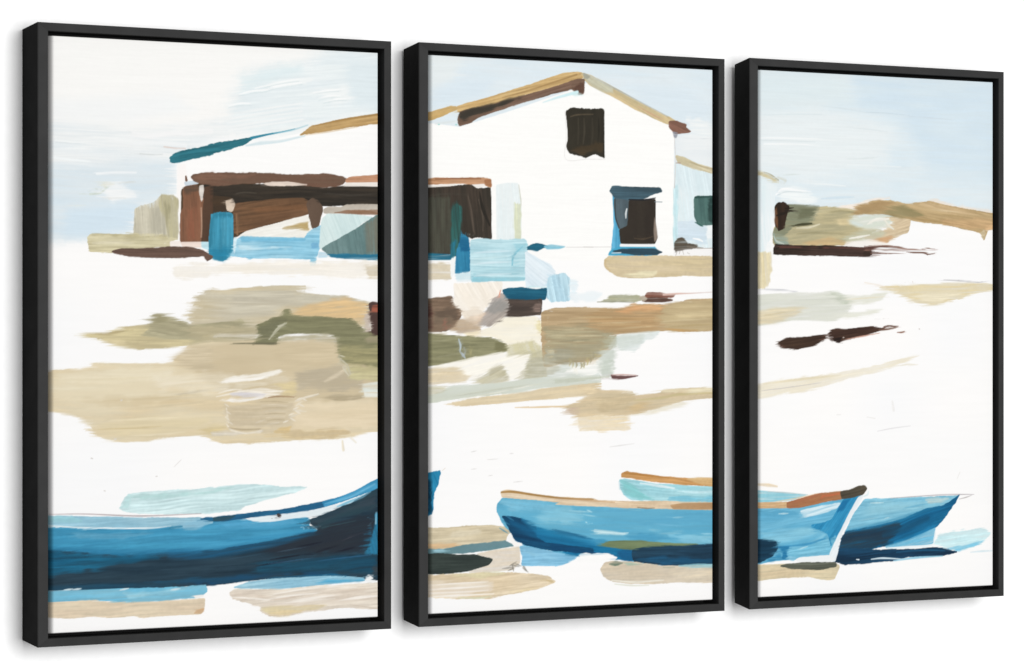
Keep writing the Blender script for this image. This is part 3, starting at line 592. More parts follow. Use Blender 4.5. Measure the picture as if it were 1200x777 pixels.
line((211,193,154),[1020,11,1082,9],f=1.3,o=0.6,w=[1.5,3.0,1.5])
line((211,193,154),[1113,21,1208,24],f=1.3,o=0.6,w=[1.5,3.0,1.5])
line((211,193,154),[1151,11,1240,17],f=1.3,o=0.6,w=[1.5,3.0,1.5])
line((211,193,154),[1289,50,1370,54],f=1.3,o=0.6,w=[1.5,3.1,1.5])
line((211,193,154),[1026,-1,1091,0],f=1.3,o=0.6,w=[1.5,3.0,1.5])
dab((221,229,226),[1153,-1,1195,4,1253,8,1247,-1,1215,-12,1195,-29,1157,-25],c2=(230,236,233),f=2.3,e=2.9)
dab((183,183,159),[1123,1,1154,3,1155,-20,1126,-26],f=2.6)
dab((196,204,192),[1121,-26,1150,-24,1151,-62,1145,-75,1123,-74,1113,-56],c2=(212,218,208),f=2.9,e=2.9)
dab((251,250,245),[1085,-49,1113,-41,1123,-44,1123,-67,1098,-71,1066,-66,1045,-64],f=2.9,e=3.6)
line((243,239,226),[1054,-44,1056,-55],a=-90,f=1.2,w=[2.6,4.5,1.9])
line((243,239,226),[1060,-49,1063,-60],a=-90,f=1.2,w=[2.6,4.5,1.9])
line((243,239,226),[1084,-46,1086,-58],a=-90,f=1.2,w=[2.6,4.5,1.9])
line((243,239,226),[1066,-56,1069,-68],a=-90,f=1.2,w=[2.6,4.5,1.9])
line((243,239,226),[1107,-41,1110,-53],a=-90,f=1.2,w=[2.6,4.5,1.9])
line((205,189,126),[1105,-23,1108,-34,1102,-44],a=-90,f=1.3,w=[1.9,4.5,1.9])
line((189,180,126),[1082,-49,1084,-58],a=-90,f=1.2,w=[1.9,4.1,1.5])
dab((201,205,187),[1020,-76,1082,-74,1138,-72,1138,-76,1082,-79,1020,-86],f=2.3,e=2.2)
dab((216,200,168),[1070,-88,1110,-97,1189,-98,1195,-106,1253,-103,1260,-96,1305,-96,1419,-95,1419,-110,1305,-117,1240,-132,1208,-139,1183,-141,1113,-141,1066,-145,1051,-135,1046,-126,1079,-113,1091,-107],c2=(208,188,154),e=2.9,a=3)
dab((230,211,176),[1071,-86,1101,-89,1113,-101,1095,-107,1079,-97],f=2.3)
dab((237,223,196),[1071,-143,1113,-140,1186,-141,1187,-169,1113,-171,1073,-167],c2=(232,216,184),f=2.0,e=2.9)
dab((230,220,192),[1195,-141,1240,-132,1305,-119,1337,-117,1289,-129,1240,-139],f=3.5,o=0.7)
line((200,186,143),[1195,-116,1260,-111,1305,-105,1400,-104],f=1.7,w=[2.3,5.4,4.6,3.1])
dab((211,185,140),[1180,-128,1208,-121,1240,-118,1221,-131,1202,-136],f=2.6,o=0.8)
dab((233,223,192),[1250,-100,1263,-97,1419,-94,1419,-102,1272,-103],f=2.6)
line((217,191,149),[935,-126,996,-125,1049,-125],f=1.0,w=[1.2,2.7,2.4])
dab((205,184,164),[1048,-129,1066,-127,1076,-137,1057,-139],f=2.6)
dab((108,78,76),[1143,-70,1145,-77,1170,-78,1205,-72,1176,-73,1154,-72],f=1.0,e=1.2)
line((217,184,176),[1145,-70,1170,-70,1199,-71],f=1.0,w=[1.5,2.4,1.2])
dab((163,164,135),[1120,61,1145,70,1205,72,1216,65,1208,60,1145,59],c2=(177,176,147),f=1.7,e=2.0)
line((142,142,119),[1113,59,1151,60,1195,59],f=1.0,o=0.8,w=[1.5,2.4,1.5])
dab((147,96,79),[1216,68,1224,77,1253,77,1272,73,1289,75,1282,68,1253,67],c2=(126,84,71),f=1.3,e=2.0,a=-3)
line((211,181,170),[1260,73,1292,75,1324,76,1400,80],f=1.2,w=[3.4,3.1,1.5,0.9])
dab((90,67,58),[1211,62,1227,68,1260,68,1282,63,1260,60,1221,60],f=1.4,e=1.7)
dab((185,173,155),[1205,68,1216,71,1224,65,1215,60],f=1.4)
dab((219,202,170),[1127,134,1138,141,1195,142,1419,143,1419,108,1305,108,1240,104,1195,101,1157,106,1135,116,1129,121],c2=(208,191,154),e=2.3)
dab((229,219,184),[1167,109,1195,115,1247,116,1240,106,1195,102],f=2.0)
line((211,185,138),[1131,133,1130,125,1140,114],f=1.3,o=0.7,w=[3.8,4.9,3.8])
drag([753,247,878,250,878,179,753,158],a=-86,o=0.6,n=9.0)
drag([849,162,950,164,950,106,849,105],a=-2,o=0.6,n=7.5)
drag([958,144,1038,124,1046,72,965,97],a=-25,o=0.6,n=7.5)
drag([741,63,987,72,987,-85,741,-98],a=10,o=0.6,n=-9.0)
drag([741,70,987,64,987,-100,741,-106],a=7,o=0.6,n=7.5)
drag([1005,46,1378,64,1378,12,1151,1,1113,-48,1005,-48],a=2,o=0.85,n=-21.0)
drag([1005,46,1378,64,1378,12,1151,1,1113,-41,1005,-48],a=-2,o=0.8,n=18.0)
drag([1002,-33,1141,-11,1151,-71,1002,-78],a=3,o=0.7,n=10.5)
drag([750,-78,1094,-71,1378,-107,1378,-165,1057,-161,750,-125],a=4,o=0.7,n=21.0)
drag([821,-84,1378,-96,1378,-150,1094,-169,1002,-145],a=2,o=0.7,n=-12.0)
drag([1154,135,1378,141,1378,116,1154,108],a=-1,o=0.6,n=-12.0)
line((194,183,135),[1052,-41,1054,-47,1052,-54],a=-90,f=1.2,o=0.85,w=[3.0,4.8,1.3])
line((194,183,135),[1059,-45,1060,-51,1058,-57],a=-90,f=1.2,o=0.85,w=[3.0,4.8,1.3])
line((169,161,132),[1066,-47,1068,-52,1066,-57],a=-90,f=1.2,o=0.85,w=[3.0,4.8,1.3])
line((169,161,132),[1077,-49,1079,-53,1077,-58],a=-90,f=1.2,o=0.85,w=[3.0,4.8,1.3])
line((169,161,132),[1084,-46,1085,-51,1083,-56],a=-90,f=1.2,o=0.85,w=[3.0,4.9,1.3])
line((194,183,135),[1091,-41,1092,-47,1090,-53],a=-90,f=1.2,o=0.85,w=[3.0,4.9,1.3])
line((169,161,132),[1098,-39,1099,-44,1097,-49],a=-90,f=1.2,o=0.85,w=[3.0,4.9,1.3])
line((169,161,132),[1104,-31,1105,-36,1103,-41],a=-90,f=1.2,o=0.85,w=[3.0,4.9,1.3])
line((201,190,156),[1003,-28,1024,-27],f=1.2,o=0.7,w=[1.2,3.0,1.2])
line((201,190,156),[1010,-38,1017,-37],f=1.2,o=0.7,w=[1.2,3.0,1.2])
line((201,190,156),[1061,-11,1083,-10],f=1.2,o=0.7,w=[1.2,3.0,1.2])
line((201,190,156),[1037,9,1083,11],f=1.2,o=0.7,w=[1.2,3.0,1.2])
line((201,190,156),[1006,-1,1043,0],f=1.2,o=0.7,w=[1.2,3.0,1.2])
dab((201,195,166),[917,-36,951,-28,996,-26,1000,-48,969,-66,951,-76,932,-77,957,-58,967,-33],f=3.2,o=0.6,c2=(180,176,149),a=17)
dab((179,175,151),[963,-48,1012,-41,1046,-49,1006,-71,963,-73],f=3.8,o=0.7,c2=(196,194,176),e=2.9)
dab((168,160,128),[884,-58,908,-52,917,-61,920,-75,902,-75,881,-70],f=3.5,o=0.55,c2=(194,187,160),a=25)
dab((205,187,164),[812,23,839,31,866,23,854,8,815,3],f=3.5,o=0.7,c2=(184,165,143))
dab((165,154,144),[872,23,902,43,920,43,908,26,881,13],f=3.2,o=0.7,c2=(196,185,174),a=35)
dab((147,128,107),[753,30,800,33,812,18,776,8,753,6],f=3.5,o=0.6,c2=(124,106,88))
dab((231,216,196),[818,43,860,48,869,36,854,23,830,26],f=3.8,o=0.6)
dab((217,223,216),[1151,-1,1240,7,1208,-13,1161,-29,1145,-62,1123,-74,1113,-49],f=4.3,o=0.55,c2=(195,203,191),a=8,e=2.9)
dab((152,145,122),[1020,-21,1082,-16,1123,-11,1113,-36,1066,-49,1020,-50],f=4.3,o=0.55,c2=(170,164,140),e=2.9)
dab((199,180,143),[1098,-114,1151,-102,1195,-108,1183,-130,1123,-137],f=3.8,o=0.6,c2=(216,200,168))
line((201,180,138),[1051,29,1098,32,1145,32],f=1.3,o=0.6,w=[1.2,3.3,1.2])
line((156,140,106),[1026,19,1074,21,1123,22],f=1.3,o=0.6,w=[1.2,3.3,1.2])
line((169,138,94),[1098,27,1169,29,1240,30],f=1.3,o=0.6,w=[1.2,3.3,1.2])
line((200,174,130),[1113,17,1161,19,1208,20],f=1.3,o=0.6,w=[1.2,3.3,1.2])
line((214,198,160),[1260,25,1313,28,1367,30],f=1.3,o=0.6,w=[1.2,3.4,1.2])
line((179,157,114),[1272,15,1321,18,1370,20],f=1.3,o=0.6,w=[1.2,3.4,1.2])
line((191,180,147),[1029,4,1068,6,1107,7],f=1.3,o=0.6,w=[1.2,3.3,1.2])
line((143,138,114),[1032,-11,1063,-9,1095,-8],f=1.3,o=0.6,w=[1.2,3.3,1.2])
line((207,196,162),[1066,-3,1095,-1,1123,-1],f=1.3,o=0.6,w=[1.2,3.3,1.2])
line((163,160,129),[759,-11,812,-7],f=1.2,o=0.6,w=[1.2,3.2,1.2])
line((118,117,90),[765,-23,854,-16],f=1.2,o=0.6,w=[1.2,3.2,1.2])
line((154,151,122),[771,-38,839,-28],f=1.2,o=0.6,w=[1.2,3.2,1.2])
line((123,121,92),[842,-11,890,-10],f=1.2,o=0.6,w=[1.2,3.3,1.2])
line((155,150,118),[759,1,800,-1],f=1.2,o=0.6,w=[1.2,3.2,1.2])
line((214,212,194),[815,-112,839,-109],f=1.0,o=0.5,w=[1.0,2.2,1.0])
line((243,239,224),[831,-109,855,-106],f=1.0,o=0.5,w=[1.0,2.2,1.0])
line((243,239,224),[848,-107,872,-104],f=1.0,o=0.5,w=[1.0,2.2,1.0])
line((214,212,194),[864,-104,888,-101],f=1.0,o=0.5,w=[1.0,2.2,1.0])
line((243,239,224),[881,-101,905,-99],f=1.0,o=0.5,w=[1.0,2.2,1.0])
line((243,239,224),[897,-99,922,-96],f=1.0,o=0.5,w=[1.0,2.2,1.0])
line((214,212,194),[914,-96,938,-93],f=1.0,o=0.5,w=[1.0,2.2,1.0])
line((243,239,224),[931,-94,955,-91],f=1.0,o=0.5,w=[1.0,2.2,1.0])
line((243,239,224),[948,-91,972,-88],f=1.0,o=0.5,w=[1.0,2.2,1.0])
line((214,212,194),[964,-88,989,-86],f=1.0,o=0.5,w=[1.0,2.2,1.0])
line((206,234,239),[961,83,969,85,1003,84],f=0.9,o=0.8,w=[1.5,3.0,1.5])
line((183,195,198),[816,-7,820,-18,819,-28],a=-90,f=1.0,w=[1.8,4.3,1.8])
line((178,188,192),[819,-29,825,-34,830,-40],f=1.2,w=[1.8,5.0,1.8])
dab((34,122,163),[741,-239,768,-234,779,-233,774,-255,765,-272,763,-302,753,-316,741,-323],c2=(44,137,176),a=-66,e=1.7)
dab((17,65,90),[741,-242,759,-250,762,-275,759,-302,750,-318,741,-323],f=3.2,a=-72)
dab((207,193,162),[741,-331,797,-331,839,-329,884,-329,920,-334,934,-338,921,-346,915,-358,884,-362,827,-365,779,-369,741,-368],c2=(216,203,174),e=2.0)
dab((219,208,182),[800,-337,857,-334,866,-341,830,-348,800,-349],f=2.9)
dab((213,178,134),[741,-355,776,-355,830,-361,800,-367,765,-368,741,-368],f=2.0,c2=(220,189,148))
dab((122,155,162),[741,-368,785,-368,845,-361,914,-357,934,-367,890,-372,830,-377,771,-375,741,-376],c2=(99,134,141),e=1.7,a=6)
dab((156,198,210),[759,-369,782,-368,800,-371,776,-374],f=1.7)
dab((225,215,200),[854,-379,905,-372,945,-368,946,-396,932,-408,878,-411,836,-410,881,-396,890,-389],c2=(217,205,186),f=1.4,e=2.0)
dab((248,246,243),[917,-352,926,-345,938,-358,948,-365,938,-369],f=1.4,e=1.4)
dab((50,59,56),[741,-378,771,-374,815,-379,851,-380,889,-389,878,-399,830,-408,785,-411,741,-410],c2=(58,67,63),e=1.7)
line((119,115,106),[908,-406,932,-404],f=1.2,o=0.7,w=[0.9,3.0,0.9])
line((119,115,106),[923,-402,938,-395],f=1.2,o=0.7,w=[0.9,3.0,0.9])
line((119,115,106),[929,-401,932,-411],f=1.2,o=0.7,w=[1.1,3.6,1.1])
line((119,115,106),[935,-398,948,-403],f=1.2,o=0.7,w=[0.9,3.0,0.9])
line((119,115,106),[948,-398,960,-411],f=1.2,o=0.7,w=[1.1,3.6,1.1])
line((119,115,106),[926,-400,944,-404],f=1.2,o=0.7,w=[0.9,3.0,0.9])
line((119,115,106),[932,-406,920,-410],f=1.2,o=0.7,w=[0.9,3.0,0.9])
line((119,115,106),[951,-406,963,-414],f=1.2,o=0.7,w=[0.9,3.0,0.9])
dab((220,201,169),[741,-412,830,-411,920,-413,972,-417,1006,-423,1023,-433,990,-443,920,-452,875,-457,815,-454,765,-451,741,-450],c2=(226,210,182),e=2.3,a=2)
dab((227,221,180),[800,-413,890,-411,920,-415,860,-419],f=2.0,o=0.8)
dab((238,228,212),[741,-423,815,-428,890,-428,884,-446,800,-452,741,-447],c2=(226,211,191),f=3.5,e=3.6)
line((251,247,241),[759,-428,815,-428,878,-427],f=1.2,o=0.8,w=[1.5,3.8,1.5])
line((251,247,241),[759,-436,815,-436,878,-434],f=1.2,o=0.8,w=[1.5,3.8,1.5])
line((251,247,241),[759,-443,815,-443,878,-442],f=1.2,o=0.8,w=[1.5,3.8,1.5])
line((251,247,241),[759,-449,815,-449,890,-449],f=1.2,o=0.8,w=[1.5,3.8,1.5])
line((217,217,186),[815,-453,860,-455,884,-453],f=1.3,w=[1.5,3.0,1.5])
line((201,180,137),[993,-427,1012,-432,1018,-434],f=1.4,o=0.8,w=[1.5,4.5,1.5])
dab((232,216,176),[920,-447,969,-441,1000,-440,957,-448],f=2.0,o=0.7)
dab((123,185,218),[944,-369,960,-367,1012,-379,1104,-388,1073,-387,1063,-395,1048,-402,1020,-406,1027,-405,948,-402,951,-388],c2=(140,196,224),e=1.7)
dab((151,205,228),[951,-376,996,-385,1027,-393,981,-389],f=2.6,o=0.7)
dab((107,181,209),[897,-293,908,-283,981,-288,1043,-296,1104,-301,1113,-303,1289,-312,1419,-317,1419,-383,1305,-414,1256,-412,1189,-403,1164,-399,1066,-388,1020,-379,1074,-389,1012,-379,960,-368,935,-358,929,-346,908,-328,900,-312,896,-305],c2=(94,170,201),e=1.7,a=-4,s=0.05)
dab((142,200,219),[1001,-300,1057,-302,1085,-318,1076,-333,1020,-331,974,-320],f=4.3,c2=(124,188,211),a=-5,e=3.6)
dab((133,196,220),[902,-288,981,-290,1027,-301,981,-310,926,-308],f=4.3,c2=(117,185,212),a=-7,e=3.6)
dab((89,164,198),[1113,-308,1272,-314,1370,-320,1370,-336,1272,-343,1176,-330],f=5.8,o=0.8,c2=(101,176,206),e=4.3)
dab((142,200,218),[1227,-347,1289,-355,1373,-362,1373,-375,1305,-375,1279,-364],f=3.5,c2=(126,190,214),e=2.9)
line((180,221,230),[1082,-316,1107,-320],f=1.2,o=0.8,w=[1.2,3.0,1.2])
line((193,228,234),[1090,-309,1101,-313],f=1.2,o=0.8,w=[1.2,3.0,1.2])
line((193,228,234),[1087,-329,1091,-333],f=1.2,o=0.8,w=[1.5,3.7,1.5])
line((164,212,226),[1282,-327,1305,-327],f=1.2,o=0.8,w=[1.2,3.1,1.2])
line((164,212,226),[1347,-358,1373,-359],f=1.2,o=0.8,w=[1.2,3.1,1.2])
line((126,191,214),[1126,-304,1208,-313],f=1.2,o=0.8,w=[1.2,3.0,1.2])
line((163,211,224),[1051,-309,1101,-313],f=1.2,o=0.8,w=[1.2,3.0,1.2])
line((115,182,210),[1240,-337,1305,-343],f=1.2,o=0.8,w=[1.2,3.1,1.2])
dab((73,153,190),[1170,-356,1208,-353,1260,-358,1279,-367,1240,-370,1195,-367],f=2.9,o=0.7)
dab((197,227,233),[1105,-344,1123,-345,1184,-352,1170,-355,1107,-351],f=1.2,e=1.4,a=-3)
dab((26,111,154),[908,-314,951,-320,969,-327,981,-337,1012,-343,1058,-350,1104,-361,1051,-348,1095,-362,1126,-373,1145,-377,1195,-379,1191,-403,1164,-399,1066,-388,1020,-378,1104,-388,1012,-378,960,-367,935,-358,926,-343],c2=(30,122,166),e=2.0,a=-8)
dab((19,60,93),[907,-314,932,-316,951,-320,969,-327,981,-337,981,-354,1000,-364,1104,-376,1104,-386,1012,-378,960,-367,935,-357,925,-341],c2=(23,76,110),e=1.9,a=-11)
dab((28,113,155),[981,-347,1027,-352,1074,-360,1104,-371,1043,-369,1000,-361],f=2.6,c2=(41,133,176),a=-7)
dab((22,73,108),[1012,-340,1058,-349,1086,-354,1104,-361,1043,-352],f=1.4,a=-8)
dab((21,72,110),[1011,-364,1057,-372,1104,-382,1113,-387,1057,-383,1011,-377],f=2.0,a=-6)
dab((29,82,115),[1020,-340,1051,-348,1090,-360,1057,-356,1020,-348],f=1.7,a=-10)
dab((66,149,187),[1095,-363,1126,-361,1138,-367,1123,-373],f=2.6)
line((44,136,178),[951,-322,987,-341,1043,-351,1104,-363],f=3.5,o=0.6,w=[6.0,12.0,9.0,6.0])
line((25,97,138),[926,-325,969,-344,1012,-358,1104,-372],f=4.1,o=0.55,w=[6.0,13.5,12.0,6.0])
line((58,143,184),[1020,-344,1082,-360,1145,-371,1240,-369],f=3.5,o=0.5,w=[4.5,10.6,9.1,4.5])
dab((27,92,134),[1157,-383,1195,-379,1199,-403,1167,-399,1154,-390],f=2.9)
dab((110,126,93),[1120,-372,1138,-365,1208,-366,1250,-371,1337,-376,1341,-380,1256,-381,1189,-382,1145,-376],c2=(125,140,102),e=1.6)
dab((30,57,77),[1191,-382,1218,-378,1260,-378,1419,-377,1419,-417,1256,-412,1193,-403,1189,-391],c2=(40,73,95),e=2.0,s=0.08)
dab((28,76,106),[1195,-399,1260,-396,1373,-405,1373,-414,1256,-412],f=2.9,c2=(35,86,120))
dab((252,251,249),[1071,-395,1074,-387,1088,-385,1101,-388,1113,-386,1138,-388,1157,-395,1151,-400,1138,-401,1113,-401,1070,-400],e=1.4,f=1.2)
dab((217,205,185),[1119,-414,1129,-404,1145,-401,1192,-404,1256,-413,1305,-415,1419,-418,1419,-449,1289,-444,1240,-445,1192,-443,1145,-437,1126,-428],c2=(210,196,173),e=2.0)
dab((222,210,188),[1272,-420,1401,-423,1401,-446,1305,-441],f=4.3,c2=(224,205,174))
line((233,228,214),[1145,-435,1195,-440,1260,-439],f=1.3,w=[2.1,3.7,2.1])
line((223,224,208),[1151,-442,1189,-446,1227,-447],f=1.2,w=[1.5,2.7,1.5])
dab((95,117,101),[1137,-406,1154,-401,1171,-405,1154,-410],f=1.4,e=1.4)
dab((169,189,170),[1167,-404,1195,-405,1215,-410,1176,-409],f=2.0)
dab((154,202,211),[1292,-414,1324,-413,1419,-415,1419,-421,1324,-418],f=1.4,e=1.2)
line((181,179,160),[1260,-416,1272,-417,1285,-417],f=1.0,w=[1.5,2.5,1.5])
dab((220,195,162),[904,-273,908,-270,918,-269,963,-276,1027,-284,1104,-289,1113,-292,1176,-296,1272,-297,1419,-303,1419,-317,1282,-312,1176,-307,1020,-297,1034,-294,981,-288,907,-282],c2=(227,207,178),e=1.3,a=-3)
line((169,131,79),[906,-273,932,-273,981,-280,1043,-287,1104,-290],f=1.0,w=[3.0,4.5,3.6,3.0,1.8])
line((192,154,114),[1020,-286,1082,-291,1151,-297],f=1.2,o=0.8,w=[2.4,3.0,1.5])
line((240,224,200),[920,-279,987,-287,1037,-292],f=1.3,o=0.7,w=[1.5,3.7,1.5])
dab((173,136,97),[1275,-305,1305,-302,1419,-304,1419,-316,1331,-314,1282,-312],c2=(189,154,115),f=1.3)
line((126,106,82),[1202,-307,1221,-309,1240,-309],f=0.7,o=0.7,w=[1.5,2.4,1.5])
dab((155,208,218),[1161,-256,1176,-256,1240,-266,1419,-276,1419,-303,1256,-296,1189,-293,1173,-285,1162,-272],c2=(173,218,225),e=1.7,a=-3)
dab((135,202,204),[1164,-258,1176,-259,1208,-278,1240,-294,1189,-292,1173,-284],f=3.5,a=-16)
dab((126,194,214),[1272,-289,1419,-290,1419,-302,1272,-297],f=2.6)
line((221,239,243),[1208,-264,1247,-269,1285,-275],f=1.4,w=[2.3,4.6,3.1])
line((197,230,236),[1292,-280,1337,-283,1400,-281],f=1.7,w=[1.5,4.6,3.1])
line((216,230,235),[1161,-261,1162,-274],f=1.0,w=[3.0,2.3])
dab((198,147,90),[1166,-246,1176,-242,1240,-251,1321,-258,1419,-262,1419,-276,1305,-269,1240,-262,1176,-253,1166,-252],c2=(208,159,104),e=1.4,a=-4)
dab((223,192,141),[1311,-259,1324,-256,1419,-260,1419,-274,1350,-271],f=1.7,c2=(214,176,122),a=-5)
line((176,124,66),[1173,-245,1221,-250,1272,-256],f=1.2,o=0.8,w=[2.1,4.6,1.5])
line((208,205,201),[842,-202,854,-200],f=0.7,o=0.6,w=[0.7,1.6,0.6])
line((208,205,201),[876,-216,899,-215],f=0.7,o=0.6,w=[0.7,1.6,0.6])
line((208,205,201),[923,-206,932,-206],f=0.7,o=0.6,w=[0.7,1.6,0.6])
line((208,205,201),[932,-256,951,-255],f=0.7,o=0.6,w=[0.7,1.6,0.6])
line((208,205,201),[842,-232,854,-231],f=0.7,o=0.6,w=[0.7,1.6,0.6])
line((208,205,201),[878,-244,887,-243],f=0.7,o=0.6,w=[0.7,1.6,0.6])
line((221,219,216),[1140,-198,1164,-196,1195,-193],f=0.9,o=0.7,w=[0.9,2.0,0.8])
line((227,220,207),[782,-233,788,-229],f=0.7,w=[1.0,1.2])
drag([938,-305,1113,-313,1378,-328,1378,-382,1113,-381,983,-354],a=-5,o=0.65,n=18.0)
drag([938,-305,1113,-313,1378,-328,1378,-413,1151,-382,1002,-355],a=-3,o=0.6,n=-15.0)
drag([750,-335,910,-340,910,-367,750,-371],a=3,o=0.7,n=12.0)
drag([750,-414,1002,-424,1002,-445,750,-447],a=2,o=0.7,n=9.0)
drag([965,-378,1076,-387,1057,-402,965,-398],a=-3,o=0.6,n=9.0)
drag([1181,-266,1378,-280,1378,-298,1188,-291],a=-3,o=0.6,n=-12.0)
drag([1141,-411,1378,-422,1378,-444,1141,-435],o=0.6,n=10.5)
line((62,136,171),[908,-322,923,-330],f=1.0,o=0.6,w=[1.5,3.0,1.2])
line((62,136,171),[902,-335,920,-345],f=1.0,o=0.6,w=[1.5,3.0,1.2])
line((62,136,171),[917,-315,932,-323],f=1.0,o=0.6,w=[1.5,3.0,1.2])
line((62,136,171),[1043,-386,1074,-390],f=1.0,o=0.6,w=[1.5,3.0,1.2])
dab((228,237,240),[1449,503,2101,506,2101,216,1449,223],c2=(221,234,240),f=8.7,e=5.8)
dab((218,232,239),[1704,491,2101,490,2101,293,1894,312,1830,407,1725,427],f=26.1,e=17.4,c2=(212,228,238))
dab((236,241,241),[1469,410,1622,419,1809,390,1788,325,1602,281,1469,301],f=23.2,e=14.5,o=0.8)
dab((224,235,237),[1469,482,1684,478,1704,434,1469,413],f=20.3,o=0.7)
line((248,250,249),[1486,361,1556,363,1628,364],f=1.2,o=0.8,w=[2.1,3.5,2.1])
line((250,251,250),[1491,350,1556,352,1623,352],f=1.2,o=0.8,w=[2.1,3.5,2.1])
line((211,221,223),[1486,356,1549,358,1612,358],f=1.2,o=0.8,w=[1.1,1.9,1.1])
line((201,216,223),[1737,417,1789,417,1842,415],f=1.2,o=0.8,w=[1.0,1.6,1.0])
line((205,217,225),[1842,413,1899,412,1955,410],f=1.2,o=0.8,w=[1.0,1.6,1.0])
line((213,224,227),[1628,425,1682,422,1737,417],f=1.2,o=0.8,w=[1.0,1.6,1.0])
line((216,227,229),[1491,403,1559,407,1628,409],f=1.2,o=0.8,w=[1.1,1.9,1.1])
line((214,224,223),[1705,328,1734,331,1763,333],f=1.2,o=0.8,w=[1.1,1.9,1.1])
line((216,225,227),[1716,386,1752,385,1789,382],f=1.2,o=0.8,w=[1.1,1.9,1.1])
line((242,246,245),[1612,280,1648,280,1685,278],f=1.2,o=0.8,w=[1.9,3.2,1.9])
line((214,222,219),[1536,294,1556,296,1577,297],f=1.2,o=0.8,w=[1.4,2.4,1.4])
line((238,243,243),[1690,318,1755,318,1821,317],f=1.2,o=0.8,w=[1.9,3.2,1.9])
line((207,224,234),[1628,253,1667,256,1705,258],f=1.2,o=0.8,w=[2.9,4.8,2.9])
line((238,242,241),[1521,356,1592,360,1664,363],f=1.2,o=0.8,w=[0.9,1.6,0.9])
line((211,226,233),[1747,459,1747,444,1747,427],f=1.2,o=0.8,w=[1.9,3.1,1.9])
dab((238,244,245),[1461,293,1487,291,1521,276,1518,242,1511,192,1507,147,1461,144],c2=(227,239,241),a=-84,f=2.0)
dab((251,250,248),[1501,171,1514,187,1514,148,1507,140,1491,145],f=2.2)
dab((244,248,247),[1518,250,1521,260,1541,270,1602,270,1616,252,1602,242,1548,245],f=5.8,e=4.3)
line((253,253,252),[1519,258,1539,269,1602,266],f=1.2,w=[2.4,4.7,3.1])
line((207,217,219),[1523,257,1545,264,1595,264],f=0.9,o=0.7,w=[1.3,2.2,1.6])
dab((207,194,153),[1467,305,1487,301,1504,296,1526,285,1526,279,1504,288,1484,293,1467,296],c2=(218,207,174),a=-23,f=1.2)
line((156,154,128),[1491,299,1507,295,1526,285],f=0.7,o=0.7,w=[1.3,1.9,1.3])
line((216,218,208),[1524,290,1541,285,1538,279],f=1.7,w=[3.1,6.3,3.1])
drag([1473,480,2059,483,2059,251,1473,262],a=-2,o=0.7,n=24.0)
dab((243,232,220),[1622,239,1663,239,1712,248,1757,258,1795,258,1767,250,1715,238,1663,229],f=1.7)
dab((240,228,214),[1859,253,1909,257,1967,248,2018,242,2091,234,2091,225,1981,237],f=2.9)
dab((183,157,114),[1696,225,1715,243,1757,252,1795,254,1838,248,1891,254,1963,244,2091,230,2091,213,2040,201,2030,181,2022,196,1981,203,1924,211,1859,215,1817,222,1778,229,1732,227],c2=(195,170,128),e=1.9,a=-8)
dab((166,138,99),[1701,227,1715,243,1757,252,1795,253,1817,248,1778,237,1732,229],f=2.3,c2=(176,148,107),a=6)
dab((144,133,95),[1774,231,1803,243,1831,246,1881,229,1859,223,1817,224],c2=(155,143,105),f=2.6,a=-11)
dab((204,177,136),[1852,249,1891,253,1963,243,2018,231,1981,227,1909,237],f=3.2,c2=(210,185,146),a=-9)
dab((194,160,117),[1924,222,1981,223,2091,227,2091,210,2040,201,1981,205,1924,211],f=3.5,c2=(207,174,130),a=-6)
dab((224,185,140),[2033,207,2091,225,2091,213,2036,198],f=2.3,a=23)
dab((205,189,156),[2020,197,2029,204,2036,200,2030,182],f=2.0)
line((168,140,94),[1859,221,1945,213],f=1.2,o=0.7,w=[1.3,3.2,1.3])
line((217,198,162),[1895,239,1967,235],f=1.2,o=0.7,w=[1.3,3.2,1.3])
line((179,154,108),[1909,231,1981,226],f=1.2,o=0.7,w=[1.3,3.2,1.3])
line((125,116,80),[1778,228,1817,224],f=1.2,o=0.7,w=[1.3,3.2,1.3])
dab((181,173,139),[1511,171,1514,195,1541,238,1623,238,1671,239,1709,235,1699,216,1719,206,1765,200,1737,185,1681,168,1555,165,1516,165],c2=(194,182,143),e=2.0,a=5,s=0.06)
dab((227,224,206),[1692,218,1732,226,1781,227,1814,220,1785,204,1743,196,1708,204,1692,209],c2=(214,220,207),f=1.7,e=1.7,a=6)
dab((211,190,157),[1783,222,1813,222,1846,218,1840,195,1803,183,1786,174,1743,177,1731,185,1785,200,1803,213],c2=(220,202,169),e=1.6,a=14)
dab((212,167,124),[1743,179,1767,183,1803,187,1786,174,1757,175],f=2.0)
dab((207,205,184),[1678,179,1719,196,1768,199,1789,191,1754,180,1705,175],c2=(194,194,166),f=2.3,e=1.7)
dab((246,240,232),[1685,174,1751,179,1789,173,1803,165,1699,164,1683,167],f=2.0)
line((243,240,230),[1740,209,1761,218,1793,220],f=1.2,w=[2.2,5.4,3.2])
line((233,230,218),[1779,218,1793,205,1803,200],f=1.2,o=0.8,w=[2.1,4.2,2.1])
line((239,236,224),[1695,181,1719,184,1744,188],f=1.0,w=[1.6,4.1,1.6])
line((217,227,221),[1695,214,1712,209,1726,206],f=1.4,w=[3.2,6.4,3.2])
dab((124,128,106),[1543,240,1561,241,1624,240,1621,230,1606,207,1561,202,1545,187,1516,169,1511,187,1528,213],c2=(135,138,114),e=1.7,f=1.4)
dab((163,164,139),[1516,187,1548,182,1551,166,1518,166],f=2.3,c2=(144,163,154))
line((144,163,154),[1514,187,1518,174,1528,167],f=1.0,w=[2.0,4.0,2.0])
dab((104,106,82),[1572,233,1616,237,1609,220,1572,214],f=3.5,o=0.8)
line((74,74,54),[1565,203,1582,205,1604,207],f=1.2,w=[2.2,4.7,2.5])
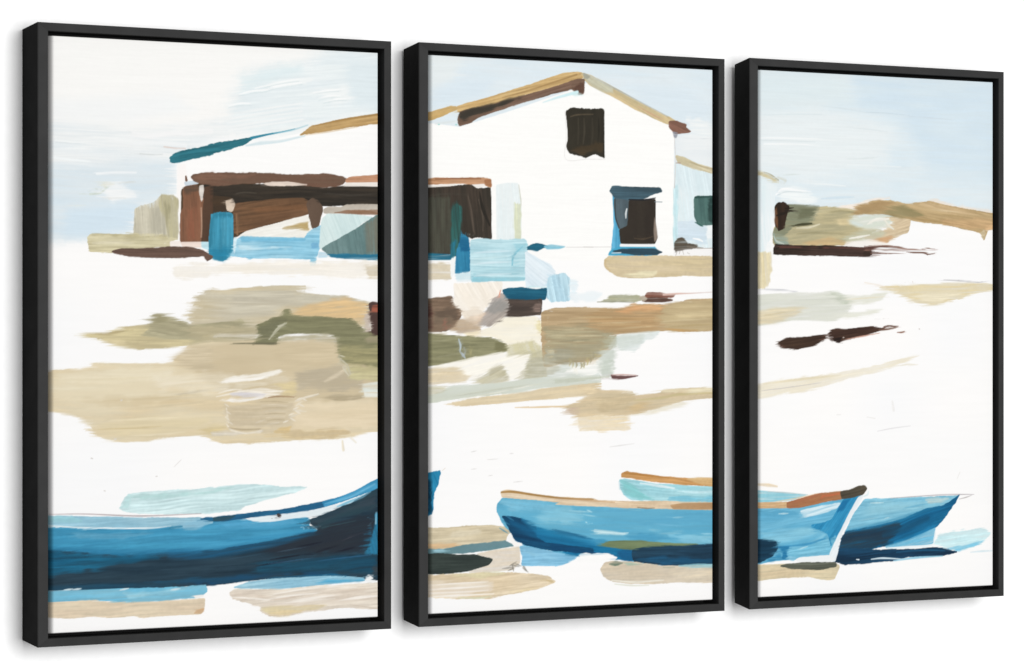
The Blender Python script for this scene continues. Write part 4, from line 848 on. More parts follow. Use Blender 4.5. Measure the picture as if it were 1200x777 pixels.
line((217,210,182),[1568,198,1599,200,1623,206],f=1.2,w=[1.9,3.8,1.9])
line((207,198,164),[1606,209,1619,228,1650,234],f=1.4,o=0.8,w=[1.6,3.8,1.6])
line((154,146,112),[1572,188,1623,191,1685,190],f=1.4,o=0.8,w=[1.6,3.8,1.6])
line((152,144,110),[1650,229,1678,232,1705,230],f=1.3,o=0.8,w=[1.6,3.2,1.6])
dab((211,178,135),[1582,172,1643,184,1688,174,1681,168,1561,165],f=2.6,c2=(201,177,132))
dab((220,203,160),[1664,216,1692,220,1695,208,1671,205],f=2.3)
dab((61,46,37),[1517,237,1524,243,1537,245,1551,237,1545,221,1540,198,1525,191,1517,203],c2=(45,36,29),e=2.3,a=-84)
dab((109,75,52),[1516,231,1523,239,1524,195,1518,205],f=2.0,a=-84)
line((41,34,28),[1541,229,1572,230],f=0.9,w=[2.5,3.1,0.9])
line((41,34,28),[1541,233,1561,235],f=0.9,w=[2.5,3.1,0.9])
line((41,34,28),[1521,220,1545,224],f=0.9,w=[2.5,3.1,0.9])
line((41,34,28),[1528,224,1551,227],f=0.9,w=[2.5,3.1,0.9])
dab((53,43,37),[1514,161,1519,167,1561,166,1630,166,1699,165,1747,164,1751,151,1733,147,1678,147,1623,148,1521,148,1514,150],c2=(70,54,48),e=2.3,s=0.1)
dab((89,59,52),[1521,164,1630,164,1754,165,1754,161,1630,161,1521,161],f=1.7)
line((45,37,32),[1516,158,1526,161],f=0.7,w=[2.5])
line((45,37,32),[1514,150,1524,149],f=0.7,w=[2.5])
line((45,37,32),[1518,167,1528,166],f=0.7,w=[2.5])
dab((105,75,65),[1729,167,1767,169,1817,167,1838,162,1810,154,1743,150],c2=(138,106,94),dry=0.45,e=2.3)
line((92,63,56),[1732,165,1774,165,1813,164],f=1.0,dry=0.3,w=[3.2,3.8,1.6])
dab((57,45,39),[1729,156,1746,156,1745,148,1729,148],f=1.3,dry=0.2)
line((169,143,134),[1813,164,1845,163,1881,163,1906,163],f=0.9,dry=0.4,w=[1.6,3.2,2.6,1.3])
line((117,87,76),[1834,157,1873,157,1888,153],f=0.7,w=[1.6,2.6,2.3])
line((125,96,85),[1877,156,1891,154,1906,156],f=0.7,w=[2.3,2.3,1.3])
line((131,101,90),[1870,163,1888,165,1899,163],f=0.7,dry=0.2,w=[1.6,2.6,1.3])
drag([1561,241,1834,246,1820,175,1521,171],a=5,o=0.75,n=13.5)
drag([1571,238,1834,243,1809,175,1551,171],a=-3,o=0.7,n=-12.0)
drag([1704,244,1873,250,2063,226,2063,199,1894,218,1704,228],a=-7,o=0.75,n=18.0)
drag([1704,247,1873,253,2063,226,2063,202,1894,222,1704,228],a=-7,o=0.6,n=-15.0)
drag([1715,167,1915,170,1915,149,1715,147],o=0.8,n=-18.0)
line((242,239,228),[1739,208,1761,217,1791,219],f=1.0,w=[1.6,4.8,2.6])
line((233,230,216),[1779,218,1791,207,1803,200],f=1.0,o=0.9,w=[2.1,5.0,2.1])
line((239,236,224),[1695,180,1719,184,1744,188],f=1.0,w=[1.6,4.1,1.6])
line((217,210,182),[1568,198,1599,200,1623,206],f=1.2,w=[1.9,3.5,1.9])
line((68,68,47),[1565,203,1582,205,1604,207],f=1.2,w=[1.9,4.7,2.2])
line((207,214,204),[1514,182,1521,173,1538,168],f=1.2,o=0.8,w=[1.6,3.8,1.6])
dab((224,210,169),[1471,153,1506,153,1509,122,1504,98,1492,86,1471,83],c2=(230,218,182),f=2.0,a=-84,e=2.0)
dab((215,217,205),[1471,73,1561,79,1612,78,1656,83,1685,76,1703,60,1690,42,1664,28,1561,29,1521,23,1471,16],c2=(223,224,213),e=2.3,a=2,f=1.4)
dab((221,207,174),[1471,45,1536,52,1592,52,1561,36,1521,23,1471,17],c2=(228,216,186),f=2.6,a=5)
dab((200,205,189),[1648,78,1664,83,1690,72,1698,56,1674,60],f=2.6)
dab((227,227,213),[1685,72,1747,77,1789,83,1768,65,1700,56],f=2.9,e=2.3)
dab((230,230,217),[1664,34,1700,43,1776,50,1768,44,1705,33],f=2.6,e=2.0)
line((201,204,190),[1561,66,1690,68],f=1.2,o=0.7,w=[0.9,2.2,0.9])
line((207,190,149),[1491,36,1561,46],f=1.2,o=0.7,w=[0.9,2.2,0.9])
line((211,200,168),[1491,47,1582,54],f=1.2,o=0.7,w=[0.9,2.2,0.9])
line((233,234,226),[1612,56,1700,58],f=1.2,o=0.7,w=[0.9,2.2,0.9])
line((236,223,192),[1700,68,1779,73],f=1.2,o=0.7,w=[1.0,2.2,1.0])
dab((227,214,178),[1768,89,1789,96,1832,95,1928,99,2015,102,2092,96,2026,83,1961,68,1907,58,1874,59,1842,69,1816,79],c2=(220,204,163),f=2.0,e=2.3,a=2)
line((240,228,212),[1732,99,1768,94,1810,85],f=1.3,w=[1.3,2.6,1.6])
dab((236,226,198),[1853,77,1928,86,1982,82,1917,62,1874,60],f=2.9)
line((183,181,182),[1928,106,1982,105,2018,102,2043,105],f=0.7,w=[1.0,1.6,2.3,1.1])
line((198,199,203),[1491,85,1536,84,1569,81],f=0.7,w=[0.9,1.9,1.3])
line((201,184,168),[1850,102,1851,99],f=0.7,w=[1.7,1.7])
dab((62,46,38),[1522,-16,1541,-6,1592,-2,1636,2,1639,-5,1607,-18,1567,-24,1531,-22],c2=(75,57,45),e=2.6,a=6,s=0.1)
line((92,67,56),[1526,-16,1536,-21],f=0.7,w=[1.9,2.2,0.9])
line((92,67,56),[1531,-19,1544,-22],f=0.7,w=[1.9,2.2,0.9])
line((92,67,56),[1628,-1,1641,0],f=0.7,w=[1.9,2.2,0.9])
line((92,67,56),[1623,-8,1643,-4],f=0.7,w=[1.9,2.2,0.9])
dab((63,45,38),[1642,3,1651,11,1661,14,1674,12,1747,17,1774,14,1763,8,1726,-1,1677,-8,1667,-13,1651,-8],c2=(81,59,48),e=2.3,a=6,s=0.1)
dab((42,32,29),[1656,-5,1677,-3,1669,-13,1659,-11],f=1.2)
dab((116,88,74),[1763,14,1789,19,1816,18,1789,12,1768,8],dry=0.45,e=2.3,a=6)
line((94,65,54),[1774,13,1789,18,1812,17],f=0.9,dry=0.2,w=[2.6,3.2,1.3])
line((198,154,136),[1685,-7,1726,-1,1768,5],f=0.9,dry=0.2,w=[1.3,2.2,1.3])
line((150,112,95),[1812,6,1821,6,1830,8],f=0.9,w=[1.9,3.2,1.6])
line((196,184,176),[1777,32,1779,32],f=0.7,w=[1.6])
line((196,184,176),[1866,13,1868,12],f=0.7,w=[1.6])
line((196,184,176),[1679,-3,1682,-4],f=0.7,w=[1.6])
dab((236,227,204),[1471,-90,1561,-78,1664,-70,1768,-54,1821,-42,1869,-37,1853,-44,1779,-64,1716,-76,1612,-99,1536,-108,1471,-116],c2=(241,234,216),f=2.3,e=2.3,a=8)
line((224,211,176),[1491,-88,1582,-80,1674,-73],f=1.7,o=0.7,w=[1.6,4.7,1.6])
line((207,201,196),[1486,-101,1551,-95,1628,-87],f=0.9,w=[1.1,1.7,1.1])
line((230,223,204),[1821,-56,1842,-54,1864,-55],f=1.2,w=[1.3,2.6,1.3])
line((220,218,219),[1763,-179,1800,-174,1845,-170],f=0.9,o=0.8,w=[1.0,1.9,1.0])
line((241,239,236),[1800,-124,1803,-140],f=1.4,w=[4.2,6.3])
line((233,231,228),[1737,-152,1758,-155],f=0.7,w=[1.1,1.4])
line((233,231,228),[1664,-147,1674,-147],f=0.7,w=[1.1,1.4])
drag([1477,83,2059,112,2059,46,1477,13],a=2,o=0.8,n=21.0)
drag([1477,83,2059,112,2059,46,1477,13],a=2,o=0.7,n=-18.0)
drag([1511,24,1851,25,1851,-30,1511,-29],a=6,o=0.8,n=-12.0)
drag([1511,13,1653,13,1653,-30,1511,-29],a=6,o=0.8,n=7.5)
drag([1477,-34,1894,-30,1873,-83,1477,-120],a=7,o=0.75,n=15.0)
dab((181,223,231),[1902,-396,1916,-378,1956,-371,2018,-369,2049,-376,2041,-388,2018,-399,1967,-410,1938,-404],c2=(207,236,239),e=3.5,f=2.2,a=5)
dab((135,205,231),[1931,-403,1963,-400,2000,-396,2034,-390,2018,-399,1968,-410],f=1.9,c2=(116,193,224),a=9)
line((217,232,237),[1996,-413,2025,-412,2053,-412],f=1.3,w=[1.6,3.9,1.6])
dab((124,189,214),[1732,-305,1803,-305,1909,-305,1966,-304,1942,-320,1916,-325,1873,-333,1820,-348,1750,-360,1684,-366,1705,-332],c2=(146,202,220),e=1.6,a=3)
dab((154,207,222),[1739,-311,1838,-310,1909,-310,1888,-320,1810,-326,1746,-330],f=4.3,o=0.7,c2=(137,194,216),e=2.9)
dab((180,209,212),[1881,-309,1931,-307,1942,-309,1916,-318,1888,-318],f=2.9,c2=(196,210,207))
line((196,191,193),[1795,-305,1909,-302,1963,-302,2005,-303],f=0.7,w=[1.0,2.3,2.3,1.1])
line((203,199,197),[1967,-311,1985,-308,2000,-304],f=0.9,w=[1.3,2.6,1.0])
line((196,228,234),[1746,-313,1778,-313],f=1.0,o=0.8,w=[1.3,3.2,1.3])
line((206,234,238),[1781,-343,1792,-341],f=1.0,o=0.8,w=[1.3,3.2,1.3])
line((147,200,218),[1715,-345,1767,-340],f=1.0,o=0.8,w=[1.3,3.2,1.3])
line((110,178,206),[1831,-324,1888,-318],f=1.0,o=0.8,w=[1.3,3.2,1.3])
dab((21,92,133),[1969,-302,1958,-317,1945,-330,1924,-352,1910,-362,1859,-380,1803,-392,1767,-397,1667,-405,1676,-375,1686,-365,1750,-357,1820,-346,1859,-334,1888,-326,1924,-323,1942,-316],c2=(28,108,150),e=1.7,a=15)
dab((33,54,72),[1670,-405,1676,-375,1686,-365,1750,-358,1817,-351,1824,-362,1803,-380,1781,-393,1732,-400],c2=(43,65,80),f=2.9,a=7,e=2.9)
dab((35,123,169),[1803,-385,1859,-373,1909,-356,1916,-356,1906,-364,1859,-380,1803,-393],f=2.3,a=19)
dab((108,181,212),[1781,-395,1838,-384,1907,-364,1906,-378,1902,-394,1838,-398,1788,-399],c2=(126,193,219),f=1.3,a=12)
line((238,245,247),[1788,-398,1845,-398,1898,-396,1904,-383,1907,-369],f=0.9,w=[1.9,4.2,3.2,2.6,1.6])
dab((22,49,72),[1663,-409,1673,-395,1732,-399,1788,-401,1845,-403,1902,-400,1938,-405,1963,-411,1924,-418,1838,-416,1803,-423,1732,-425,1684,-426,1653,-418],c2=(28,68,97),e=2.3,a=2,s=0.08)
line((41,113,154),[1810,-407,1873,-405,1931,-408],f=1.3,o=0.7,w=[1.6,3.9,1.6])
line((217,233,239),[1748,-418,1778,-417,1831,-421],f=1.0,w=[1.9,3.5,1.6])
line((156,205,224),[1803,-423,1859,-419,1925,-418],f=1.2,w=[1.9,4.2,1.9])
line((230,240,244),[1712,-417,1718,-418],f=0.7,w=[1.6,2.5])
line((234,232,229),[1962,-272,1969,-260],f=0.7,o=0.7,w=[1.3,2.2])
dab((158,212,222),[1461,-282,1528,-288,1593,-294,1558,-303,1494,-305,1461,-304],c2=(139,199,214),f=1.2)
line((198,217,220),[1501,-286,1545,-289,1595,-294],f=0.9,w=[1.6,2.5,1.3])
line((234,215,185),[1474,-272,1501,-274,1522,-277],f=1.7,w=[3.1,6.2,3.1])
dab((220,207,174),[1461,-420,1531,-420,1661,-422,1672,-428,1659,-452,1643,-453,1595,-445,1528,-445,1461,-450],c2=(214,196,162),e=1.7)
dab((100,175,207),[1461,-316,1578,-316,1630,-309,1678,-303,1728,-297,1699,-331,1672,-371,1650,-406,1568,-412,1514,-413,1461,-420],c2=(115,185,214),e=1.4,a=5,s=0.05)
dab((89,165,199),[1461,-320,1545,-321,1575,-328,1528,-340,1461,-341],f=4.3,c2=(103,176,208),e=2.9)
dab((141,203,224),[1484,-360,1545,-354,1602,-353,1640,-366,1630,-380,1561,-386,1494,-378],c2=(123,190,217),f=2.9,a=3,e=2.9)
dab((110,184,212),[1545,-390,1602,-386,1650,-375,1661,-381,1647,-405,1572,-410,1548,-406],c2=(130,196,220),f=2.6,a=5)
dab((43,136,183),[1654,-340,1667,-320,1681,-304,1725,-298,1699,-329,1671,-370,1650,-391,1643,-367,1606,-355,1602,-350,1636,-346],c2=(57,149,192),e=1.9,a=48)
dab((30,112,161),[1678,-307,1699,-303,1681,-323,1664,-328],f=2.3,a=42)
dab((119,186,212),[1650,-380,1661,-370,1664,-381,1655,-397],f=2.0)
dab((214,235,242),[1576,-323,1612,-317,1650,-313,1674,-310,1666,-321,1619,-332,1585,-336],e=2.2,f=1.2,a=11)
dab((105,182,216),[1580,-330,1587,-336,1619,-332,1657,-325,1650,-331,1602,-341,1577,-336],f=1.7,a=11)
line((194,227,236),[1526,-327,1548,-327],f=1.0,w=[1.6,3.1,1.6])
line((184,222,232),[1578,-393,1595,-389],f=1.0,w=[1.6,3.1,1.6])
line((62,145,188),[1524,-387,1589,-385,1636,-376],f=1.4,w=[1.6,4.7,2.2])
dab((21,52,73),[1461,-373,1491,-373,1517,-375,1526,-388,1511,-405,1481,-415,1461,-419],c2=(27,63,86),e=1.7)
dab((73,153,190),[1487,-413,1511,-405,1528,-398,1538,-411,1514,-414],f=2.0,c2=(59,138,178))
dab((35,117,164),[1524,-387,1551,-387,1543,-401,1551,-412,1534,-411,1536,-398],f=1.4,e=1.4)
dab((139,200,224),[1541,-410,1551,-406,1568,-409,1561,-415],f=1.4)
dab((236,242,245),[1728,-297,1716,-301,1692,-334,1664,-376,1646,-405,1652,-419,1661,-419,1667,-402,1667,-392,1678,-365,1706,-329,1727,-303],e=1.0,f=1.0,a=55)
dab((241,244,244),[1567,-412,1575,-409,1643,-407,1661,-415,1647,-420,1568,-416],e=1.3,f=1.0)
dab((78,82,71),[1529,-423,1548,-420,1578,-419,1650,-420,1664,-422,1663,-429,1623,-434,1555,-429],c2=(95,98,85),e=1.7)
line((125,130,115),[1551,-420,1595,-422,1643,-422],f=1.0,o=0.7,w=[1.3,2.8,1.3])
dab((208,169,123),[1461,-306,1545,-306,1561,-309,1561,-317,1494,-316,1461,-315],c2=(218,185,143),e=1.2)
dab((178,113,82),[1545,-307,1582,-300,1612,-293,1673,-289,1681,-290,1678,-304,1630,-309,1578,-317,1545,-317],c2=(168,116,80),e=1.4,a=9)
dab((199,106,72),[1630,-293,1673,-290,1675,-296,1643,-300,1623,-301],f=2.3,a=6,o=0.8)
dab((73,68,57),[1672,-290,1699,-286,1719,-280,1733,-279,1738,-286,1728,-297,1699,-302,1676,-304],c2=(86,78,65),e=1.4,a=12)
line((226,199,162),[1518,-305,1572,-299,1619,-292],f=1.0,o=0.7,w=[1.3,2.5,1.3])
line((207,230,233),[1730,-300,1739,-297,1741,-291],f=1.0,o=0.6,w=[2.9,3.8,2.1])
drag([1485,-323,1638,-327,1602,-397,1485,-401],a=6,o=0.6,n=13.5)
drag([1485,-323,1647,-324,1612,-389,1485,-409],a=5,o=0.55,n=-12.0)
drag([1715,-322,1894,-321,1873,-373,1715,-400],a=12,o=0.55,n=15.0)
drag([1704,-336,1905,-331,1873,-381,1704,-400],a=12,o=0.55,n=-13.5)
drag([1926,-375,2024,-373,2024,-402,1926,-407],a=6,o=0.7,n=10.5)
line((46,128,169),[1687,-364,1767,-355,1845,-339,1916,-324],f=2.9,o=0.55,w=[4.8,9.6,8.0,3.2])
line((26,76,106),[1778,-374,1831,-362,1888,-345],f=3.8,o=0.6,w=[8.0,14.5,9.6])
line((78,161,198),[1524,-384,1589,-379,1643,-359],f=3.2,o=0.5,w=[4.7,11.0,6.3])

rng = np.random.RandomState(7)
TAB = [rng.rand(256, 256).astype(np.float32) * 2 - 1 for _ in range(4)]

def vnoise(x, y, k=0):
    xi = np.floor(x).astype(np.int32); yi = np.floor(y).astype(np.int32)
    fx = (x - xi).astype(np.float32); fy = (y - yi).astype(np.float32)
    fx = fx*fx*(3-2*fx); fy = fy*fy*(3-2*fy)
    t = TAB[k]; x0 = xi & 255; x1 = (xi+1) & 255; y0 = yi & 255; y1 = (yi+1) & 255
    a = t[x0, y0]; b = t[x1, y0]; c = t[x0, y1]; d = t[x1, y1]
    return (a + (b-a)*fx) * (1-fy) + (c + (d-c)*fx) * fy

def rgb(h):
    return np.array(h, np.float32) / 255

def chaikin(P, n):
    """round the corners a little, never by more than a couple of millimetres"""
    for _ in range(n):
        Q = np.roll(P, -1, 0)
        k = np.minimum(.13, 2.2 / np.maximum(np.hypot(*(Q-P).T), 1e-6))[:, None]
        P = np.stack([P + (Q-P)*k, Q - (Q-P)*k], 1).reshape(-1, 2)
    return P

def spline(P, n=6):
    if len(P) < 3: 
        t = np.linspace(0, 1, 5)[:, None]; return P[0]*(1-t) + P[-1]*t
    out = []
    E = np.vstack([2*P[0]-P[1], P, 2*P[-1]-P[-2]])
    for i in range(1, len(E)-2):
        for t in np.arange(n) / n:
            out.append(.5*((2*E[i]) + (E[i+1]-E[i-1])*t + (2*E[i-1]-5*E[i]+4*E[i+1]-E[i+2])*t*t + (-E[i-1]+3*E[i]-3*E[i+1]+E[i+2])*t**3))
    out.append(P[-1])
    return np.array(out)

def poly_dist(P, X, Z):
    d2 = np.full(X.shape, 1e12, np.float32); inside = np.zeros(X.shape, bool)
    n = len(P)
    for i in range(n):
        ax, az = P[i]; bx, bz = P[(i+1) % n]
        ex, ez = bx-ax, bz-az
        L = ex*ex + ez*ez
        if L < 1e-9: continue
        wx = X-ax; wz = Z-az
        t = np.clip((wx*ex + wz*ez) / L, 0, 1)
        qx = wx-ex*t; qz = wz-ez*t
        np.minimum(d2, qx*qx + qz*qz, out=d2)
        if az != bz:
            c = ((az <= Z) != (bz <= Z)) & (X < ax + (Z-az) / ez * ex)
            inside ^= c
    d = np.sqrt(d2)
    return np.where(inside, -d, d)

def line_dist(P, W, X, Z):
    best = np.full(X.shape, 1e6, np.float32)
    for i in range(len(P)-1):
        ax, az = P[i]; bx, bz = P[i+1]
        ex, ez = bx-ax, bz-az; L = ex*ex + ez*ez
        if L < 1e-9: continue
        wx = X-ax; wz = Z-az
        t = np.clip((wx*ex + wz*ez) / L, 0, 1)
        d = np.hypot(wx-ex*t, wz-ez*t) - .5*(W[i] + (W[i+1]-W[i])*t)
        np.minimum(best, d, out=best)
    return best

def smooth(t):
    t = np.clip(t, 0, 1); return t*t*(3-2*t)

def paint(xs, zs):
    """colour (linear rgb) and relief (mm) of the picture at the grid xs x zs (mm)"""
    nx, nz = len(xs), len(zs)
    col = np.empty((nz, nx, 3), np.float32); col[:] = rgb((253, 252, 251))
    XX, ZZ = np.meshgrid(xs.astype(np.float32), zs.astype(np.float32))
    n0 = vnoise(XX/150, ZZ/120, 0); n1 = vnoise(XX/60, ZZ/5, 1)
    col *= (1 + .004*n0 + .003*n1)[..., None]
    col += np.stack([.003*n0, 0*n0, -.004*n0], -1)
    hgt = .006*n1 + .012*vnoise(XX/9, ZZ/7, 2)
    for k, (kind, c, p, o) in enumerate(STROKES):
        P = np.array(p, np.float64).reshape(-1, 2)
        soft = o.get('f', .8); e = o.get('e', 0.)
        if kind != 1:
            P = chaikin(P, 2); pad = 0
        else:
            w = o['w']
            P = spline(P)
            W = np.interp(np.linspace(0, 1, len(P)), np.linspace(0, 1, len(w)), w) if len(w) > 1 else np.full(len(P), w[0])
            pad = max(w)
        m = soft + 2*e + pad + 1
        i0, i1 = np.searchsorted(xs, [P[:, 0].min()-m, P[:, 0].max()+m])
        j0, j1 = np.searchsorted(zs, [P[:, 1].min()-m, P[:, 1].max()+m])
        if i1 <= i0 or j1 <= j0: continue
        X = XX[j0:j1, i0:i1]; Z = ZZ[j0:j1, i0:i1]
        sd = poly_dist(P, X, Z) if kind != 1 else line_dist(P, W, X, Z)
        if kind == 0: sd = sd - .5
        if kind != 1: a = R(o.get('a', 0))
        else: a = math.atan2(P[-1, 1]-P[0, 1], P[-1, 0]-P[0, 0])
        off = 17.3*k
        u = X*math.cos(a) + Z*math.sin(a) + off; v = -X*math.sin(a) + Z*math.cos(a) + off
        vw = v + 3*vnoise(u/70, v/40, 3)
        st = .6*vnoise(u/85, vw/3.1, 1) + .4*vnoise(u/45, vw/1.7, 2)
        fine = vnoise(u/26, v/1.25, 1)
        if kind == 2:
            al = (1 - smooth((sd + 4 + 3*st) / 8)) * o.get('o', .7) * np.clip(.6 + .9*vnoise(u/55, v/2.4, 2) + .4*fine, 0, 1)
            L = o['n'] * (.45 + .8*st + .5*fine)
            sx = X + L*math.cos(a); sz = Z + L*math.sin(a)
            ii = np.clip(np.searchsorted(xs, sx.ravel()), 0, nx-1); jj = np.clip(np.searchsorted(zs, sz.ravel()), 0, nz-1)
            src = col[jj, ii].reshape(X.shape + (3,))
            L2 = L * .5
            ii = np.clip(np.searchsorted(xs, (X + L2*math.cos(a)).ravel()), 0, nx-1); jj = np.clip(np.searchsorted(zs, (Z + L2*math.sin(a)).ravel()), 0, nz-1)
            src = .6*src + .4*col[jj, ii].reshape(X.shape + (3,))
            col[j0:j1, i0:i1] += (src - col[j0:j1, i0:i1]) * al[..., None]
            hgt[j0:j1, i0:i1] += .03*st*al
            continue
        if kind == 0 and soft >= 1.7 and soft < 7:      # wet-in-wet: bristles drag the edge out
            sd = sd + soft*(1.1*st + .7*fine + .8*vnoise(X/13, Z/10, 0)) + .25*soft
        if e:
            sd = sd + e*(.24*vnoise(X/11, Z/9, 0) + .2*vnoise(X/4, Z/3.5, 3) + .3*vnoise(u/60, vw/3.4, 2) + .25*vnoise(u/22, v/1.5, 1))
        al = 1 - smooth((sd + soft) / (2*soft))
        al = al * o.get('o', 1.)
        if soft >= 1.1 and soft < 7: al = al * np.clip(.92 + .45*st + .2*fine, 0, 1)
        if 'dry' in o:
            g = .5 + .75*st + .35*fine
            al = al * smooth((g - o['dry'] + .18) / .36)
        c1 = rgb(c); s = o.get('s', .07 if soft < 5 else .016)
        if min(c1) > .93: s = .008
        elif min(c1) > .8: s = min(s, .03)
        tone = np.broadcast_to(c1, X.shape + (3,)).copy()
        if 'c2' in o:
            t = np.clip(.5 + .6*vnoise(u/70, vw/12, 0) + .55*st + .25*fine, 0, 1)[..., None]
            tone += (rgb(o['c2']) - c1) * t
        tone *= (1 + s*st + .5*s*fine + .3*s*vnoise(X/5, Z/4, 3))[..., None]
        A = al[..., None]
        col[j0:j1, i0:i1] += (tone - col[j0:j1, i0:i1]) * A
        hgt[j0:j1, i0:i1] += (.05 + (.055 if soft < 4 else .02)*st - hgt[j0:j1, i0:i1]) * al * .85
    col = np.clip(col, 0, 1)
    lin = np.where(col <= .04045, col/12.92, ((col+.055)/1.055)**2.4) * WHITE
    return lin, hgt

# ------------------------------------------------------------------ the frames
ORIGIN = -1.0185                    # left frame's left edge on the wall (m)
ZC = 1.5                            # height of the picture's middle
PANELS = [  # left edge (mm from first), width, height, depth, taper, vertical offset
    dict(x=0.0, W=.67447, H=1.0, D=.06732, t=.00729, z=0.0),
    dict(x=.73059, W=.66551, H=1.00082, D=.06081, t=.00816, z=.00088),
    dict(x=1.45345, W=.62395, H=1.0055, D=.05511, t=.00877, z=.0033),
]
AX, AZ, GAP, REC = .01676, .0137, .00654, .00546
WALL_Y = .0680
BOARD_Y = .042
TILT = .0034

def rail(name, side, p, parent):
    W, H, D, t = p['W'], p['H'], p['D'], p['t']
    prof = [(t, t, D), (0, 0, .0013), (.0011, .0011, 0.), (AX-.0007, AZ-.0007, -TILT), (AX, AZ, -TILT+.0007),
            (AX, AZ, BOARD_Y-.0005), (AX+.004, AZ+.004, BOARD_Y-.0005), (AX+.004, AZ+.004, D)]
    rings = [[], []]
    for qx, qz, y in prof:
        x0, x1, z0, z1 = qx, W-qx, -H/2+qz, H/2-qz
        ends = {'l': ((x0, z0), (x0, z1)), 'r': ((x1, z0), (x1, z1)), 't': ((x0, z1), (x1, z1)), 'b': ((x0, z0), (x1, z0))}[side]
        g = .00012
        for k, (x, z) in enumerate(ends):
            s = g if k == 0 else -g
            if side in 'lr': z += s
            else: x += s
            rings[k].append((x, y, z))
    n = len(prof); v = rings[0] + rings[1]
    fs = [(i, (i+1) % n, n+(i+1) % n, n+i) for i in range(n)] + [tuple(range(n))[::-1], tuple(range(n, 2*n))]
    o = mesh_obj(name, v, fs, M_frame, parent)
    o.data.materials.append(M_rebate)
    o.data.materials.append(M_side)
    for k in (4, 5, 6): o.data.polygons[k].material_index = 1
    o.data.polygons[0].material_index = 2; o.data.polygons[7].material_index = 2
    import bmesh
    bm = bmesh.new(); bm.from_mesh(o.data); bmesh.ops.recalc_face_normals(bm, faces=bm.faces); bm.to_mesh(o.data); bm.free()
    return o

def edge_profile(lo, hi, pitch, r0, r1, deep=4.0):
    """positions across the canvas with a rolled edge at either end, and how far each lies back"""
    th = np.radians(np.linspace(90, 0, 9)[:-1])
    ps, sg = 1 - np.sin(th), deep * (1 - np.cos(th))
    mid = np.linspace(lo+r0, hi-r1, int((hi-lo-r0-r1) / pitch))
    xs = np.concatenate([[lo-.00001], lo+r0*ps, mid, (hi-r1*ps)[::-1], [hi+.00001]])
    back = BOARD_Y - REC - .0004
    return xs, np.concatenate([[back], r0*sg, 0*mid, (r1*sg)[::-1], [back]])

def canvas(p, parent):
    W, H = p['W'], p['H']
    x0, x1 = AX+GAP, W-AX-GAP; z0, z1 = -H/2+AZ+GAP, H/2-AZ-GAP
    xs, sx = edge_profile(x0, x1, .00135, .0085, .002)
    zs, sz = edge_profile(z0, z1, .00115, .0022, .001)
    lin, hgt = paint((xs + p['x'])*1000, (zs + p['z'])*1000)
    nx, nz = len(xs), len(zs)
    sag = np.minimum(sx[None, :] + sz[:, None], BOARD_Y-REC-.0004)
    Y = REC + sag - np.where(sag < .001, hgt*RELIEF/1000, 0)
    co = np.empty((nz, nx, 3), np.float32)
    co[..., 0] = xs[None, :]; co[..., 1] = Y; co[..., 2] = zs[:, None]
    idx = np.arange(nz*nx, dtype=np.int32).reshape(nz, nx)
    q = np.stack([idx[:-1, :-1], idx[:-1, 1:], idx[1:, 1:], idx[1:, :-1]], -1).reshape(-1, 4)
    me = bpy.data.meshes.new('canvas')
    me.vertices.add(nx*nz); me.vertices.foreach_set('co', co.ravel())
    me.loops.add(q.size); me.loops.foreach_set('vertex_index', q.ravel())
    me.polygons.add(len(q)); me.polygons.foreach_set('loop_start', np.arange(0, q.size, 4, dtype=np.int32))
    me.polygons.foreach_set('use_smooth', np.ones(len(q), bool))
    me.update(calc_edges=True)
    at = me.color_attributes.new('paint', 'FLOAT_COLOR', 'POINT')
    rgba = np.ones((nz*nx, 4), np.float32); rgba[:, :3] = lin.reshape(-1, 3)
    at.data.foreach_set('color', rgba.ravel())
    me.materials.append(M_canvas)
    o = link(bpy.data.objects.new('canvas', me)); o.parent = parent
    return o

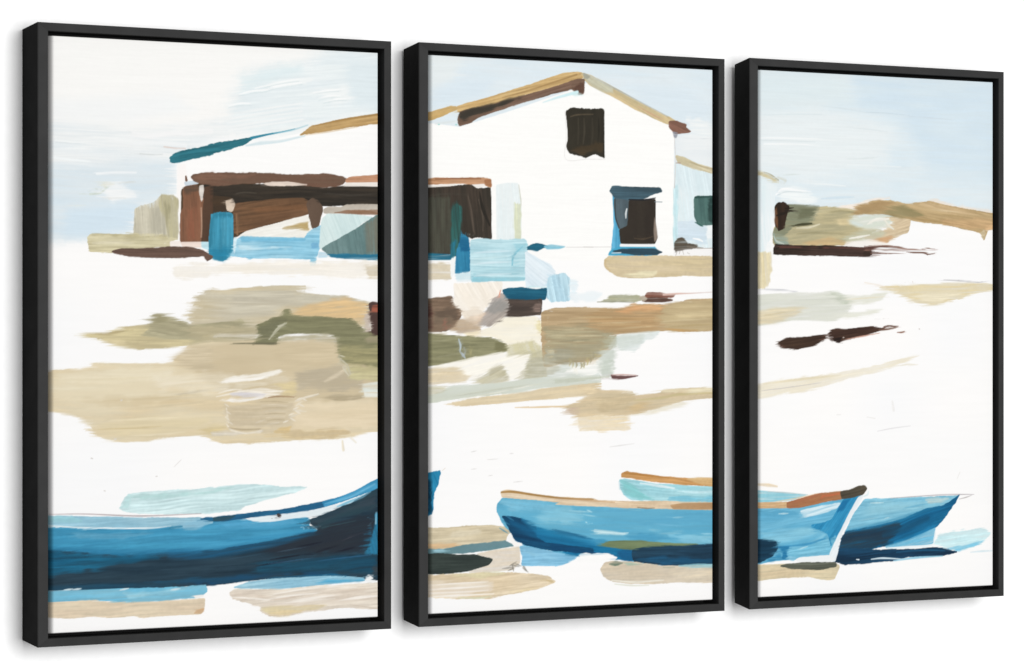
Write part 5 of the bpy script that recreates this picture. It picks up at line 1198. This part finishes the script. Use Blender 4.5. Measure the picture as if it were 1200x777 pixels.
RELIEF = .45
LABELS = [
    'black framed canvas with the open garage and the dark blue boat hull',
    'black framed canvas with the white gable and its two dark windows',
    'black framed canvas with the bushy hill and two pointed blue bows',
]
for p, lab in zip(PANELS, LABELS):
    t = link(bpy.data.objects.new('framed_canvas', None))
    t.empty_display_size = .1
    t.location = (ORIGIN + p['x'], 0, ZC + p['z'])
    t['label'] = lab; t['category'] = 'framed picture'; t['group'] = 'three framed canvases of one beach painting'
    for s, nm in (('l', 'side_rail'), ('r', 'side_rail'), ('t', 'top_rail'), ('b', 'bottom_rail')):
        rail(nm, s, p, t)
    W, H = p['W'], p['H']
    box('backing_board', AX+.0042, W-AX-.0042, BOARD_Y, WALL_Y-.0003, -H/2+AZ+.0042, H/2-AZ-.0042, M_black, t)
    canvas(p, t)

# ------------------------------------------------------------------ wall
wall = box('wall', -9, 9, WALL_Y, WALL_Y+.12, -2.5, 5.5, M_wall)
wall['kind'] = 'structure'; wall['label'] = 'plain white wall behind the three frames'; wall['category'] = 'wall'

# ------------------------------------------------------------------ light
w = bpy.data.worlds.new('World'); S.world = w; w.use_nodes = True
w.node_tree.nodes['Background'].inputs[0].default_value = (1, 1, 1, 1)
w.node_tree.nodes['Background'].inputs[1].default_value = WORLD

def area(name, loc, aim, size, power):
    l = bpy.data.lights.new(name, 'AREA'); l.shape = 'DISK'; l.size = size; l.energy = power
    o = link(bpy.data.objects.new(name, l)); o.location = loc
    d = np.array(aim) - np.array(loc)
    import mathutils
    o.rotation_euler = mathutils.Vector(d).to_track_quat('-Z', 'Y').to_euler()
    return o
area('softbox_lamp', (KX, KY, KZ), (0, 0, ZC), KS, KEY)

# ------------------------------------------------------------------ camera
cam = bpy.data.cameras.new('camera'); co = link(bpy.data.objects.new('camera', cam))
cam.sensor_width = 36; cam.lens = 4350.14259/1200*36
cam.shift_y = 10.39973/1200
co.location = (-4.26046 + 1.4793 + ORIGIN, -5.29243, ZC - .00899)
co.rotation_euler = (R(90), 0, -R(35))
cam.clip_start = .1; cam.clip_end = 100
S.camera = co
S.view_settings.view_transform = 'Standard'; S.view_settings.look = 'None'
S.view_settings.exposure = 0; S.view_settings.gamma = 1
S.cycles.use_denoising = True
S.render.film_transparent = False
